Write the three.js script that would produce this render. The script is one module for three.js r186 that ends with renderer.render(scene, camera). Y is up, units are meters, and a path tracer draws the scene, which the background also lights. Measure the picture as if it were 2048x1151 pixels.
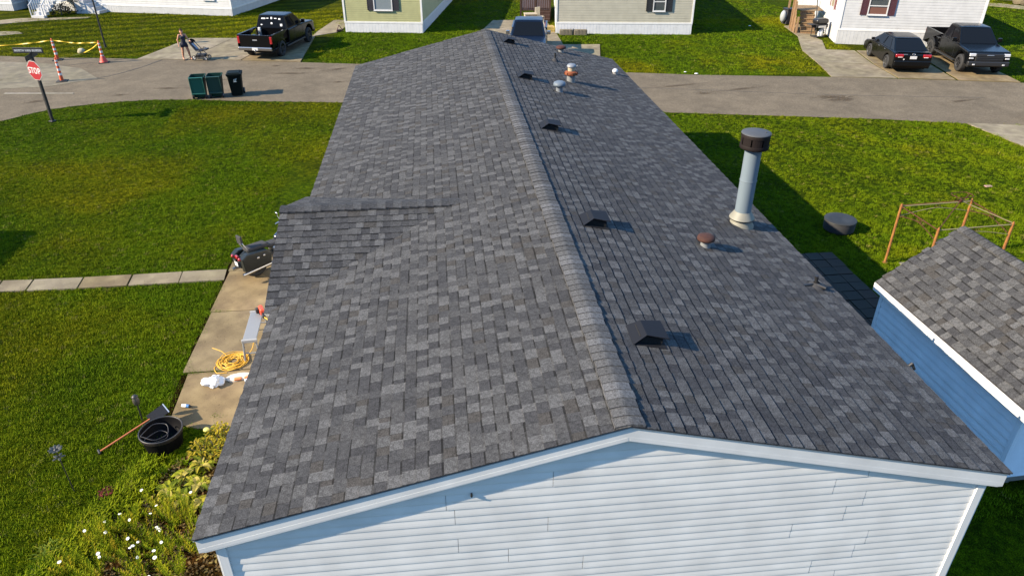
import * as THREE from 'three';
import { RoundedBoxGeometry } from 'three/addons/geometries/RoundedBoxGeometry.js';
import { mergeGeometries } from 'three/addons/utils/BufferGeometryUtils.js';
import { FontLoader } from 'three/addons/loaders/FontLoader.js';
import { TextGeometry } from 'three/addons/geometries/TextGeometry.js';

// ---------------------------------------------------------------- camera, sky, sun, exposure
const scene = new THREE.Scene();
const camera = new THREE.PerspectiveCamera(43.46, 1024 / 575, 0.05, 600);
const PITCH = 0.52933697, YAW = 0.103136487;
camera.position.set(-1.7544, 9.1466, 5.3848);
camera.up.set(0, 1, 0);
camera.lookAt(camera.position.x + Math.sin(YAW) * Math.cos(PITCH), camera.position.y - Math.sin(PITCH), camera.position.z - Math.cos(YAW) * Math.cos(PITCH));
camera.rotateZ(-0.00136);
camera.updateMatrixWorld();

const renderer = new THREE.WebGLRenderer({ antialias: true });
renderer.setSize(1024, 575);
renderer.toneMapping = THREE.LinearToneMapping;
renderer.toneMappingExposure = 2.75;
renderer.shadowMap.enabled = true;

{ // clear late-afternoon sky, a plain float panorama
  const W = 512, H = 256, d = new Float32Array(W * H * 4);
  for (let j = 0; j < H; j++) {
    const el = (j + 0.5) / H * Math.PI - Math.PI / 2;                 // row 0 is the bottom
    const s = Math.max(0, Math.sin(el)), t = Math.pow(1 - s, 3.2);
    for (let i = 0; i < W; i++) {
      const o = (j * W + i) * 4;
      let r = 0.105 + 0.135 * t, g = 0.255 + 0.04 * t, b = 0.52 - 0.15 * t;
      if (el < 0) { r = 0.06; g = 0.065; b = 0.05; }
      d[o] = r; d[o + 1] = g; d[o + 2] = b; d[o + 3] = 1;
    }
  }
  const sky = new THREE.DataTexture(d, W, H, THREE.RGBAFormat, THREE.FloatType);
  sky.mapping = THREE.EquirectangularReflectionMapping; sky.magFilter = THREE.LinearFilter; sky.minFilter = THREE.LinearFilter;
  sky.colorSpace = THREE.LinearSRGBColorSpace; sky.needsUpdate = true;
  scene.background = sky; scene.environment = sky; scene.environmentIntensity = 1;
}
const SUN = new THREE.Vector3(-1.616, 1, 0.3).normalize();
const sun = new THREE.DirectionalLight(new THREE.Color(1, 0.85, 0.64), 5);
sun.position.copy(SUN).multiplyScalar(90).add(new THREE.Vector3(0, 0, -20)); sun.target.position.set(0, 0, -20);
sun.castShadow = true; sun.shadow.mapSize.set(4096, 4096); sun.shadow.bias = -0.0004;
Object.assign(sun.shadow.camera, { left: -70, right: 70, top: 60, bottom: -60, near: 1, far: 220 });
scene.add(sun, sun.target);

// ---------------------------------------------------------------- helpers
let seed = 7;
const rnd = () => { seed = (seed + 0x6D2B79F5) | 0; let t = Math.imul(seed ^ (seed >>> 15), 1 | seed); t = (t + Math.imul(t ^ (t >>> 7), 61 | t)) ^ t; return ((t ^ (t >>> 14)) >>> 0) / 4294967296; };
const rr = (a, b) => a + (b - a) * rnd();
const reseed = (s) => { seed = s; };
const pick = (a) => a[Math.floor(rnd() * a.length)];
const hash = (x, y, s = 0) => { let h = Math.imul(x, 374761393) ^ Math.imul(y, 668265263) ^ Math.imul(s + 11, 974634777); h = Math.imul(h ^ (h >>> 13), 1274126177); return ((h ^ (h >>> 16)) >>> 0) / 4294967296; };
const sm = (t) => t * t * (3 - 2 * t);
function vnoise(x, y, s = 0, per = 0) {                                // value noise, optional period
  const xi = Math.floor(x), yi = Math.floor(y), fx = sm(x - xi), fy = sm(y - yi);
  const w = (a) => per ? ((a % per) + per) % per : a;
  const a = hash(w(xi), w(yi), s), b = hash(w(xi + 1), w(yi), s), c = hash(w(xi), w(yi + 1), s), e = hash(w(xi + 1), w(yi + 1), s);
  return a + (b - a) * fx + (c - a) * fy + (a - b - c + e) * fx * fy;
}
function fbm(x, y, s = 0, oct = 4, per = 0) { let v = 0, a = 0.5, n = 0; for (let o = 0; o < oct; o++) { v += a * vnoise(x, y, s + o * 17, per); n += a; x *= 2; y *= 2; per *= 2; a *= 0.5; } return v / n; }
const clamp = (x, a = 0, b = 1) => Math.min(b, Math.max(a, x));
const sstep = (a, b, x) => sm(clamp((x - a) / (b - a)));
const names = new Map();
function numbered(n) { const k = names.get(n) || 0; names.set(n, k + 1); return k ? n + '_' + String(k).padStart(3, '0') : n; }
function tag(o, label, category, group, kind) { o.userData.label = label; if (category) o.userData.category = category; if (group) o.userData.group = group; if (kind) o.userData.kind = kind; return o; }
function shadows(o) { o.castShadow = true; o.receiveShadow = true; return o; }
function thing(name, label, category, pos = [0, 0, 0], rot = 0, group) {
  const g = new THREE.Group(); g.name = numbered(name); g.position.set(...pos); g.rotation.y = rot; scene.add(g); return tag(g, label, category, group);
}
function part(parent, name, geo, mat, label) {
  if (Array.isArray(geo)) geo = merge(geo);
  const m = shadows(new THREE.Mesh(geo, mat)); m.name = name; parent.add(m); if (label) m.userData.label = label; return m;
}
function sub(parent, name, pos, rot) { const g = new THREE.Group(); g.name = name; if (pos) g.position.set(...pos); if (rot) g.rotation.set(...rot); parent.add(g); return g; }
function single(name, label, category, geo, mat, group) { if (Array.isArray(geo)) geo = merge(geo); const m = shadows(new THREE.Mesh(geo, mat)); m.name = numbered(name); scene.add(m); return tag(m, label, category, group); }
function struct(name, label, geo, mat) { if (Array.isArray(geo)) geo = merge(geo); const m = shadows(new THREE.Mesh(geo, mat)); m.name = numbered(name); scene.add(m); m.userData.kind = 'structure'; m.userData.label = label; m.userData.category = name.replace(/_/g, ' '); return m; }
function structGroup(name, label) { const g = new THREE.Group(); g.name = numbered(name); scene.add(g); g.userData.kind = 'structure'; g.userData.label = label; g.userData.category = name.replace(/_/g, ' '); return g; }
function merge(list) {
  const gs = list.map((g) => { let q = g.index ? g.toNonIndexed() : g; const o = new THREE.BufferGeometry(); const n = q.attributes.position.count;
    o.setAttribute('position', q.attributes.position); if (!q.attributes.normal) q.computeVertexNormals(); o.setAttribute('normal', q.attributes.normal);
    o.setAttribute('uv', q.attributes.uv || new THREE.BufferAttribute(new Float32Array(n * 2), 2));
    if (q.attributes.color) o.setAttribute('color', q.attributes.color); return o; });
  return mergeGeometries(gs);
}
// box-projected uv in metres
function uvBox(g) {
  if (g.index) g = g.toNonIndexed(); g.computeVertexNormals();
  const p = g.attributes.position, n = g.attributes.normal, uv = new Float32Array(p.count * 2);
  for (let i = 0; i < p.count; i++) {
    const ax = Math.abs(n.getX(i)), ay = Math.abs(n.getY(i)), az = Math.abs(n.getZ(i));
    if (ay >= ax && ay >= az) { uv[2 * i] = p.getX(i); uv[2 * i + 1] = p.getZ(i); } else if (ax >= az) { uv[2 * i] = p.getZ(i); uv[2 * i + 1] = p.getY(i); } else { uv[2 * i] = p.getX(i); uv[2 * i + 1] = p.getY(i); }
  }
  g.setAttribute('uv', new THREE.BufferAttribute(uv, 2)); return g;
}
const box = (x0, x1, y0, y1, z0, z1) => uvBox(new THREE.BoxGeometry(x1 - x0, y1 - y0, z1 - z0).translate((x0 + x1) / 2, (y0 + y1) / 2, (z0 + z1) / 2));
const rbox = (x0, x1, y0, y1, z0, z1, r = 0.02, s = 2) => new RoundedBoxGeometry(x1 - x0, y1 - y0, z1 - z0, s, r).translate((x0 + x1) / 2, (y0 + y1) / 2, (z0 + z1) / 2);
const V = (x, y, z) => new THREE.Vector3(x, y, z);
function bar(a, b, r, seg = 8, r2 = r) {                                // round bar between two points
  const A = V(...a), B = V(...b), d = B.clone().sub(A), L = d.length();
  const g = new THREE.CylinderGeometry(r2, r, L, seg).translate(0, L / 2, 0);
  g.applyQuaternion(new THREE.Quaternion().setFromUnitVectors(V(0, 1, 0), d.normalize())); return g.translate(A.x, A.y, A.z);
}
function tube(pts, r, seg = 24, rad = 6, closed = false) { return new THREE.TubeGeometry(new THREE.CatmullRomCurve3(pts.map((p) => V(...p)), closed, 'catmullrom', 0.4), seg, r, rad, closed); }
function cyl(x, y0, y1, z, r0, r1 = r0, seg = 20) { return new THREE.CylinderGeometry(r1, r0, y1 - y0, seg).translate(x, (y0 + y1) / 2, z); }
function lathe(pts, seg = 24) { return new THREE.LatheGeometry(pts.map((p) => new THREE.Vector2(...p)), seg); }
// polygon in the ground plane [x,z], from y0 up to y1, edges slightly eased
function slabGeo(poly, y0, y1) {
  const s = new THREE.Shape(poly.map((p) => new THREE.Vector2(p[0], -p[1])));
  const g = new THREE.ExtrudeGeometry(s, { depth: y1 - y0, bevelEnabled: false }); g.rotateX(-Math.PI / 2).translate(0, y0, 0); return uvBox(g);
}
function quads(list) {                                                 // [[a,b,c,d], ...] points
  const pos = [], uv = [];
  for (const q of list) { const [a, b, c, d] = q; for (const p of d ? [a, b, c, a, c, d] : [a, b, c]) pos.push(...p); }
  const g = new THREE.BufferGeometry(); g.setAttribute('position', new THREE.Float32BufferAttribute(pos, 3)); return uvBox(g);
}
// textures
function tex(w, h, fn, o = {}) {
  const d = new Uint8Array(w * h * 4);
  for (let j = 0; j < h; j++) for (let i = 0; i < w; i++) { const c = fn(i / w, j / h, i, j), k = (j * w + i) * 4; if (typeof c === 'number') { const v = clamp(c) * 255; d[k] = d[k + 1] = d[k + 2] = v; d[k + 3] = 255; } else { d[k] = clamp(c[0]) * 255; d[k + 1] = clamp(c[1]) * 255; d[k + 2] = clamp(c[2]) * 255; d[k + 3] = c.length > 3 ? clamp(c[3]) * 255 : 255; } }
  const t = new THREE.DataTexture(d, w, h, THREE.RGBAFormat); t.wrapS = t.wrapT = THREE.RepeatWrapping; t.magFilter = THREE.LinearFilter; t.minFilter = THREE.LinearMipmapLinearFilter; t.generateMipmaps = true; t.anisotropy = 8;
  if (o.srgb) t.colorSpace = THREE.SRGBColorSpace; if (o.size) t.repeat.set(1 / o.size, 1 / (o.size2 || o.size)); t.needsUpdate = true; return t;
}
function again(t, size) { const c = t.clone(); c.repeat.set(1 / size, 1 / size); c.needsUpdate = true; return c; }
const lin = (r, g, b) => new THREE.Color().setRGB(r, g, b);
const std = (c, rough = 0.7, o = {}) => new THREE.MeshStandardMaterial({ color: Array.isArray(c) ? lin(...c) : c, roughness: rough, side: THREE.DoubleSide, ...o });
const phys = (c, rough = 0.3, o = {}) => new THREE.MeshPhysicalMaterial({ color: Array.isArray(c) ? lin(...c) : c, roughness: rough, side: THREE.DoubleSide, ...o });

const T = {};
T.granule = tex(512, 512, (u, v) => { const f = hash(Math.floor(u * 512), Math.floor(v * 512), 3), m = vnoise(u * 128, v * 128, 5, 128), c = fbm(u * 24, v * 24, 9, 3, 24); return 0.70 + 0.26 * (f - 0.5) + 0.34 * (m - 0.5) + 0.22 * (c - 0.5); }, { srgb: true, size: 0.7 });
T.granBump = tex(512, 512, (u, v) => 0.5 + 0.6 * (hash(Math.floor(u * 512), Math.floor(v * 512), 3) - 0.5) + 0.5 * (vnoise(u * 128, v * 128, 5, 128) - 0.5), { size: 0.7 });
T.asphalt = tex(1024, 1024, (u, v) => { const f = hash(Math.floor(u * 1024), Math.floor(v * 1024), 13), m = vnoise(u * 256, v * 256, 15, 256), c = fbm(u * 12, v * 12, 19, 5, 12), l = fbm(u * 3, v * 3, 29, 3, 3); const k = 0.68 + 0.22 * (f - 0.5) + 0.2 * (m - 0.5) + 0.13 * (c - 0.5) + 0.08 * (l - 0.5); return [k, k * 0.985, k * 0.95]; }, { srgb: true, size: 6 });
T.rough = tex(512, 512, (u, v) => fbm(u * 64, v * 64, 41, 4, 64), { size: 1 });
T.concrete = tex(1024, 1024, (u, v) => { const f = hash(Math.floor(u * 1024), Math.floor(v * 1024), 23), c = fbm(u * 10, v * 10, 31, 6, 10), l = fbm(u * 3, v * 3, 37, 4, 3), p = vnoise(u * 120, v * 120, 39, 120); let k = 0.72 + 0.1 * (f - 0.5) + 0.26 * (c - 0.5) + 0.22 * (l - 0.5); if (p > 0.9) k -= 0.1; return [k, k * (0.965 + 0.03 * (c - 0.5)), k * (0.90 + 0.08 * (l - 0.5))]; }, { srgb: true, size: 3 });
T.dirt = tex(512, 512, (u, v) => { const c = fbm(u * 6, v * 6, 51, 5, 6), f = hash(Math.floor(u * 512), Math.floor(v * 512), 53); const k = 0.93 + 0.1 * (c - 0.5) + 0.03 * (f - 0.5); return [k, k, k * 0.995]; }, { srgb: true, size: 1.6 });
T.grass = tex(1024, 1024, (u, v) => { const f = vnoise(u * 340, v * 340, 61, 340), m = fbm(u * 40, v * 40, 63, 4, 40), l = fbm(u * 6, v * 6, 67, 4, 6); const k = 0.62 + 0.5 * (f - 0.5) + 0.42 * (m - 0.5) + 0.25 * (l - 0.5), y = clamp(0.5 + 1.4 * (m - 0.5)); return [k * (0.86 + 0.2 * y), k * (0.98 + 0.04 * y), k * 0.6]; }, { srgb: true, size: 4 });
T.grassBump = tex(512, 512, (u, v) => 0.5 * vnoise(u * 170, v * 170, 61, 170) + 0.5 * fbm(u * 40, v * 40, 63, 3, 40), { size: 3 });
T.wood = tex(256, 512, (u, v) => { const g = fbm(u * 24, v * 2, 71, 4, 0), l = vnoise(u * 90, v * 4, 73); const k = 0.7 + 0.4 * (g - 0.5) + 0.16 * (l - 0.5); return [k, k * 0.97, k * 0.93]; }, { srgb: true, size: 0.5 });
T.rust = tex(256, 256, (u, v) => { const a = fbm(u * 10, v * 10, 81, 5, 10), b = fbm(u * 40, v * 40, 83, 3, 40); const t = sstep(0.35, 0.65, a); return [0.50 + 0.22 * (b - 0.5) + 0.1 * t, 0.27 + 0.16 * (b - 0.5) + 0.09 * t, 0.17 + 0.08 * (b - 0.5) + 0.02 * t]; }, { srgb: true, size: 0.4 });
T.mulch = tex(512, 512, (u, v) => { const a = vnoise(u * 90, v * 50, 91, 0), b = fbm(u * 30, v * 30, 93, 4, 30), c = fbm(u * 5, v * 5, 95, 3, 5); const k = 0.3 + 0.34 * (a - 0.4) + 0.3 * (b - 0.5); return [k * 1.05, k * (0.8 + 0.25 * (c - 0.3)), k * 0.5]; }, { srgb: true, size: 1.2 });

const M = {
  white: std([0.72, 0.71, 0.70], 0.42, { map: T.dirt }),
  trim: std([0.70, 0.70, 0.70], 0.38, { map: T.dirt }),
  far: std([0.50, 0.505, 0.515], 0.5, { map: T.dirt }),
  skirt: std([0.62, 0.63, 0.65], 0.5, { map: T.dirt }),
  concrete: phys([0.36, 0.32, 0.25], 0.92, { specularIntensity: 0.4, map: T.concrete, bumpMap: T.rough, bumpScale: 0.002 }),
  black: std([0.012, 0.012, 0.013], 0.5), matte: std([0.02, 0.02, 0.022], 0.85), rubber: std([0.016, 0.016, 0.017], 0.8),
  chrome: std([0.42, 0.42, 0.43], 0.24, { metalness: 1 }), steel: std([0.45, 0.46, 0.48], 0.4, { metalness: 0.9 }), galv: std([0.20, 0.215, 0.24], 0.55, { metalness: 0.2, map: T.dirt }),
  glass: phys([0.005, 0.006, 0.008], 0.08, { specularIntensity: 0.2 }),
  pane: phys([0.05, 0.06, 0.065], 0.08, { clearcoat: 0.6 }),
  rust: std([0.125, 0.10, 0.125], 0.85, { map: T.rust, bumpMap: T.rough, bumpScale: 0.002 }),
  orange: std([0.50, 0.075, 0.02], 0.55), reflect: std([0.5, 0.5, 0.5], 0.4), yellow: std([0.52, 0.36, 0.02], 0.5),
  wood: std([0.46, 0.30, 0.17], 0.8, { map: T.wood }), oldwood: std([0.26, 0.24, 0.21], 0.9, { map: T.wood }), darkwood: std([0.07, 0.03, 0.022], 0.8, { map: T.wood }),
  red: std([0.45, 0.015, 0.012], 0.5), tail: phys([0.26, 0.006, 0.009], 0.15, { clearcoat: 1 }),
  dark: std([0.006, 0.006, 0.006], 1),
};
// ---------------------------------------------------------------- ground
// tone of the lawn at a place: [r,g,b] multiplier, patches of dry and lush turf and the mown stripes
function turf(x, z) {
  const a = fbm(x * 0.16 + 40, z * 0.16 + 9, 201, 4), b = fbm(x * 0.55, z * 0.55, 203, 4), c = fbm(x * 1.7, z * 1.7, 205, 3);
  let dry = clamp(sstep(0.48, 0.75, a) * 0.8 + sstep(0.5, 0.85, b) * 0.4), k = 0.80 + 0.26 * (b - 0.5) + 0.15 * (c - 0.5) + 0.3 * (a - 0.5);
  if (z < -37.5 && x < -8) { const s = Math.sin((x * 0.30 + z * 0.95) * 2 * Math.PI / 1.55 + 2.4 * fbm(x * 0.2, z * 0.2, 207, 2)); dry = clamp(dry * 0.4 + 0.6 + 0.32 * s); k *= 1 + 0.34 * s; }
  if (x > 9 && z > -24 && z < -12) { const s = Math.sin((x * 0.8 - z * 0.55) * 2 * Math.PI / 1.9 + 2 * b); k *= 1 + 0.09 * s; dry = clamp(dry + 0.16 + 0.1 * s); }
  if (x > 8 && x < 17 && z < -30 && z > -36) { const s = fbm(x * 1.1, z * 0.3, 211, 3); dry = clamp(dry + 0.6 * sstep(0.5, 0.7, s) * sstep(-36, -31, z)); }
  if (x < -5.5 && x > -13 && z > -27.5 && z < -23) dry = clamp(dry + 0.75 * sstep(-22.5, -26.5, z) * sstep(0.3, 0.6, b + 0.14));
  return [k * (0.74 + 0.55 * dry), k * (0.94 + 0.06 * dry), k * (0.6 + 0.1 * dry)];
}
const GRASS = [0.101, 0.130, 0.0052];
{
  const parts = [];
  const grid = (x0, x1, z0, z1, n, m) => { const g = new THREE.PlaneGeometry(x1 - x0, z1 - z0, n, m).rotateX(-Math.PI / 2).translate((x0 + x1) / 2, 0, (z0 + z1) / 2);
    const p = g.attributes.position, col = new Float32Array(p.count * 3), uv = g.attributes.uv;
    for (let i = 0; i < p.count; i++) { const x = p.getX(i), z = p.getZ(i), t = turf(x, z); col[3 * i] = GRASS[0] * t[0]; col[3 * i + 1] = GRASS[1] * t[1]; col[3 * i + 2] = GRASS[2] * t[2]; uv.setXY(i, x, z); }
    g.setAttribute('color', new THREE.BufferAttribute(col, 3)); return g; };
  parts.push(grid(-40, 50, -70, 12, 240, 220));
  parts.push(grid(-260, -40, -260, 200, 20, 40), grid(50, 260, -260, 200, 20, 40), grid(-40, 50, -260, -70, 20, 20), grid(-40, 50, 12, 200, 20, 20));
  struct('lawn', 'mown green lawn of the mobile home lots, dry yellow in patches', parts, new THREE.MeshPhysicalMaterial({ vertexColors: true, specularIntensity: 0.05, map: T.grass, bumpMap: T.grassBump, bumpScale: 0.03, roughness: 1 }));
}
// road: edges measured along both kerbs
const ROAD_FAR = [[-70, -47], [-40, -41.3], [-25.9, -38.66], [-22.9, -37.84], [-20.7, -37.6], [-18.0, -37.07], [-13.2, -36.3], [-9.0, -35.3], [-6, -34.6], [7.86, -31.24], [11.5, -30.33], [17.6, -29.26], [22.67, -28.12], [26.6, -27.12], [40, -24.2], [80, -15.5]];
const ROAD_NEAR = [[80, -8], [40, -16.9], [21.9, -21.05], [19.85, -21.4], [16.56, -22.4], [13.4, -23.1], [8.02, -24.26], [-6.1, -27.31], [-10.6, -28.03], [-12.9, -28.5], [-14.7, -28.64], [-16.0, -28.45], [-16.95, -28.22], [-17.8, -27.95], [-18.48, -27.6], [-19.1, -27], [-19.86, -26], [-20.6, -24.4], [-21.1, -22], [-21.4, -18], [-21.4, 40], [-29.6, 40], [-29.6, -28], [-31, -31], [-34, -32.6], [-70, -39]];
const asphaltMat = phys([0.262, 0.218, 0.163], 0.95, { specularIntensity: 0.3, map: T.asphalt, bumpMap: again(T.rough, 0.5), bumpScale: 0.003 });
struct('road', 'worn brown-grey asphalt road running across behind the house with a side street at the left', slabGeo([...ROAD_FAR, ...ROAD_NEAR], -0.15, 0.012), asphaltMat);
{ // old tar seams, tyre smears and oil stains: real stains on the asphalt
  const st = new THREE.MeshPhysicalMaterial({ color: lin(0.085, 0.066, 0.047), specularIntensity: 0.05, roughness: 1, transparent: true, alphaMap: tex(128, 128, (u, v) => { const r = Math.hypot(u - 0.5, v - 0.5) * 2; return clamp((1 - r) * 1.1) * sstep(0.36, 0.62, fbm(u * 7, v * 7, 301, 4)); }), depthWrite: false });
  const blob = (x, z, w, h, a) => { const g = new THREE.PlaneGeometry(w, h).rotateX(-Math.PI / 2).rotateY(a); return g.translate(x, 0.017, z); };
  const list = [[16.2, -25.6, 2.6, 1.1, 0.1], [16.5, -25.4, 1.5, 0.9, 0.5], [15.8, -25.8, 1.6, 0.5, 0.1], [-8.6, -33.9, 2.4, 0.5, -0.2], [-6.9, -33.5, 2.2, 0.5, 0.5], [-9.3, -32.9, 3.6, 0.45, -0.12], [-12.6, -31.9, 2.4, 0.35, 0.1], [-14.6, -30.6, 2.6, 0.4, -0.1], [-6.6, -30.9, 1.4, 0.4, 0], [-10.2, -34.6, 1.0, 0.4, 0.3], [-19.8, -28.9, 1.8, 0.5, 0.4], [12.4, -27.5, 4, 0.35, 0.24], [9.6, -28.4, 4.5, 0.3, 0.22], [21.5, -24.5, 3, 0.3, 0.22], [-16.4, -29.6, 1.2, 0.35, 0.1], [-23.6, -33, 2, 0.6, 0.2], [10.5, -27, 1.2, .4, 0]];
  const m = struct('road_stain', 'dark oil and tyre stains on the asphalt road', list.map((a, i) => blob(...a).translate(0, i * 0.0005, 0)), st); m.castShadow = false;
  const seam = [tube([[-26, 0.014, -31.6], [-23.4, 0.014, -32.3], [-20.5, 0.014, -32.55], [-18.3, 0.014, -33.2], [-17.2, 0.014, -35], [-16.6, 0.014, -36.7]], 0.03, 40, 5), tube([[-25, 0.014, -36.6], [-22.6, 0.014, -35.6], [-20.4, 0.014, -36.3], [-18.7, 0.014, -37.1]], 0.025, 30, 5), tube([[2, 0.014, -29.6], [9, 0.014, -28], [16, 0.014, -26.2], [23, 0.014, -24.9]], 0.02, 40, 5)];
  struct('road_seam', 'dark tarred seams in the asphalt road', seam.map((g) => g.scale(1, 0.3, 1).translate(0, 0.011, 0)), std([0.05, 0.046, 0.042], 0.9));
}
struct('concrete_patch', 'pale concrete patch in the side street beside the traffic posts', slabGeo([[-31, -36.5], [-25.2, -37.2], [-22.4, -36.4], [-20.2, -35.1], [-18.5, -32.8], [-20.4, -31.5], [-22.6, -31.3], [-26, -31.2], [-31, -32]], -0.05, 0.02), std([0.27, 0.245, 0.185], 0.92, { map: T.concrete, bumpMap: T.rough, bumpScale: 0.002 }));
struct('road_line', 'worn white stop line across the side street', slabGeo([[-21.8, -30.55], [-18.6, -30.2], [-18.62, -30.05], [-21.8, -30.36]], 0.0, 0.026), std([0.42, 0.40, 0.35], 0.8, { map: T.concrete }));

function slabs(name, label, list, mat = M.concrete, y = 0.035) {
  const g = structGroup(name, label);
  list.forEach((poly, i) => { const m = part(g, 'slab', slabGeo(poly, -0.1, y + (i % 3) * 0.003), Array.isArray(mat) ? mat[i % mat.length] : mat); });
  return g;
}
const conc2 = M.concrete.clone(); conc2.color.setRGB(0.325, 0.27, 0.185); const conc3 = M.concrete.clone(); conc3.color.setRGB(0.39, 0.355, 0.285);
const concTan = M.concrete.clone(); concTan.color.setRGB(0.345, 0.275, 0.175);
{ // path across the left lawn
  const a = [[-16.6, -11.84], [-15.35, -11.85], [-14.2, -11.85], [-13.05, -11.86], [-12.26, -11.83], [-11.05, -11.81], [-9.83, -11.83], [-8.6, -11.86], [-7.47, -11.86]], l = [];
  for (let i = 0; i < 8; i++) { const g = i === 3 || i === 5 ? 0.035 : 0.012, dx = 0.08; l.push([[a[i][0] + g - dx * 0, a[i][1]], [a[i + 1][0] - g, a[i + 1][1]], [a[i + 1][0] - g + 0.06, a[i + 1][1] + 0.57], [a[i][0] + g + 0.06, a[i][1] + 0.57]]); }
  slabs('sidewalk', 'narrow concrete slab path crossing the left lawn to the driveway', l, [M.concrete, conc3, conc2]);
}
{ // own driveway along the left wall
  const z = [-12.75, -11.75, -9.72, -7.34, -5.2], l = [];
  for (let i = 0; i < 4; i++) { const w = 0.012; l.push([[-7.42 + 0.04 * i, z[i] + w], [-4.32, z[i] + w], [-4.32, z[i + 1] - w], [-7.42 + 0.04 * i, z[i + 1] - w]]); }
  l[3] = [[-7.22, -7.32], [-4.32, -7.32], [-4.32, -5.3], [-5.9, -5.42], [-6.6, -5.55], [-6.95, -5.7], [-7.16, -5.95]];
  slabs('driveway', 'tan concrete driveway along the left wall of the grey-roofed house', l, [conc2, concTan]);
}
struct('soil_edge', 'dark soil line between the left lawn and the driveway', slabGeo([[-7.50, -12.7], [-7.40, -12.7], [-7.33, -9.0], [-7.18, -5.9], [-7.0, -5.62], [-7.08, -5.55], [-7.28, -5.9], [-7.43, -9.0]], -0.05, 0.022), phys([0.05, 0.04, 0.02], 1, { specularIntensity: 0.05, map: T.mulch }));
slabs('driveway', 'concrete driveway under the black pickup and the stroller', [
  [[-18.0, -37.0], [-15.3, -36.6], [-14.05, -42.1], [-16.66, -42.4]].map(([x, z]) => [x, z]), [[-15.24, -36.6], [-12.3, -36.1], [-11.1, -42.1], [-14.0, -42.1]], [[-12.24, -36.1], [-9.0, -35.33], [-9.1, -42.2], [-11.04, -42.1]]], [conc3, M.concrete, conc2]);
slabs('walkway', 'pale concrete walkway between the black pickup and the green house', [[[-9.3, -42.1], [-7.9, -43.2], [-7.5, -44.9], [-7.62, -47.5], [-8.5, -47.5], [-9.1, -43.9]]], conc3);
slabs('driveway', 'concrete driveway slab mostly in the shadow of the dark blue pickup', [[[1.6, -33.0], [7.1, -31.6], [7.35, -34.9], [1.4, -35.3]], [[1.4, -35.34], [7.36, -34.94], [7.95, -37.85], [1.2, -38.6]], [[1.2, -38.66], [5.8, -38.1], [5.9, -41], [5.85, -46], [2.3, -46.2], [1.1, -42]]], [M.concrete, conc3]);
slabs('driveway', 'concrete driveway slabs under the black sedan and beside the black pickup at the white house', [
  [[17.9, -29.2], [20.99, -28.62], [21.36, -31.56], [18.55, -31.99]], [[18.57, -32.04], [21.36, -31.62], [22.03, -34.66], [20.56, -35.09], [19.1, -35.0]],
  [[21.09, -28.6], [23.65, -27.95], [24.32, -31.13], [21.46, -31.58]], [[21.48, -31.64], [24.33, -31.19], [25.05, -34.2], [22.16, -34.66]],
  [[23.80, -27.92], [26.5, -27.2], [27.3, -31.5], [28.0, -34.6], [25.19, -34.2]]], [M.concrete, conc3, conc2, M.concrete, concTan]);
slabs('walkway', 'concrete walkway from the sedan driveway to the wooden steps', [[[19.12, -35.05], [20.54, -35.1], [21.5, -37.5], [21.5, -39.0], [20.62, -38.89], [20.1, -37.6]], [[20.64, -38.95], [22.6, -39.0], [22.4, -42.6], [21.16, -42.1]]], [conc3, M.concrete]);
slabs('driveway', 'pale concrete driveway apron at the right edge across the near lawn', [[[19.75, -21.42], [26, -20.0], [26, -15], [20.3, -17.5], [20.05, -18.7]]], conc3);
slabs('walkway', 'pale concrete path far behind the right-hand black pickup', [[[38.5, -49.2], [40.3, -47.6], [44, -43], [45.2, -43.6], [41.5, -48.6], [39.4, -50.2]]], conc3);
slabs('walkway', 'concrete path in front of the white steps at the top left', [[[-34, -48.3], [-30.3, -50.6], [-25.6, -50.6], [-25.7, -50.15], [-28.6, -49.5], [-34, -46.9]], [[-36, -45.9], [-29.3, -45.85], [-28.2, -45.7], [-27.6, -45.0], [-28.7, -44.45], [-36, -44]]], conc3);
{ // pavers by the right wall, each its own stone
  const g = structGroup('paver_patio', 'dim grey and red square pavers in the shade beside the right eave');
  const ms = [[0.030, 0.025, 0.017], [0.026, 0.023, 0.017], [0.04, 0.023, 0.013], [0.03, 0.022, 0.014]].map((c) => std(c, 0.95, { map: T.concrete }));
  reseed(31);
  for (let i = 0; i < 4; i++) for (let j = 0; j < 9; j++) { const x = 7.15 + i * 0.40 + rr(-0.01, 0.01), z = -11.1 + j * 0.41 + rr(-0.01, 0.01) - i * 0.01; part(g, 'paver', rbox(x, x + 0.385, -0.05, 0.03 + rr(0, 0.012), z, z + 0.39, 0.012, 1), ms[(i === 3 && j < 3) || rnd() < 0.2 ? 2 : Math.floor(rr(0, 4))]); }
}
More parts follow.
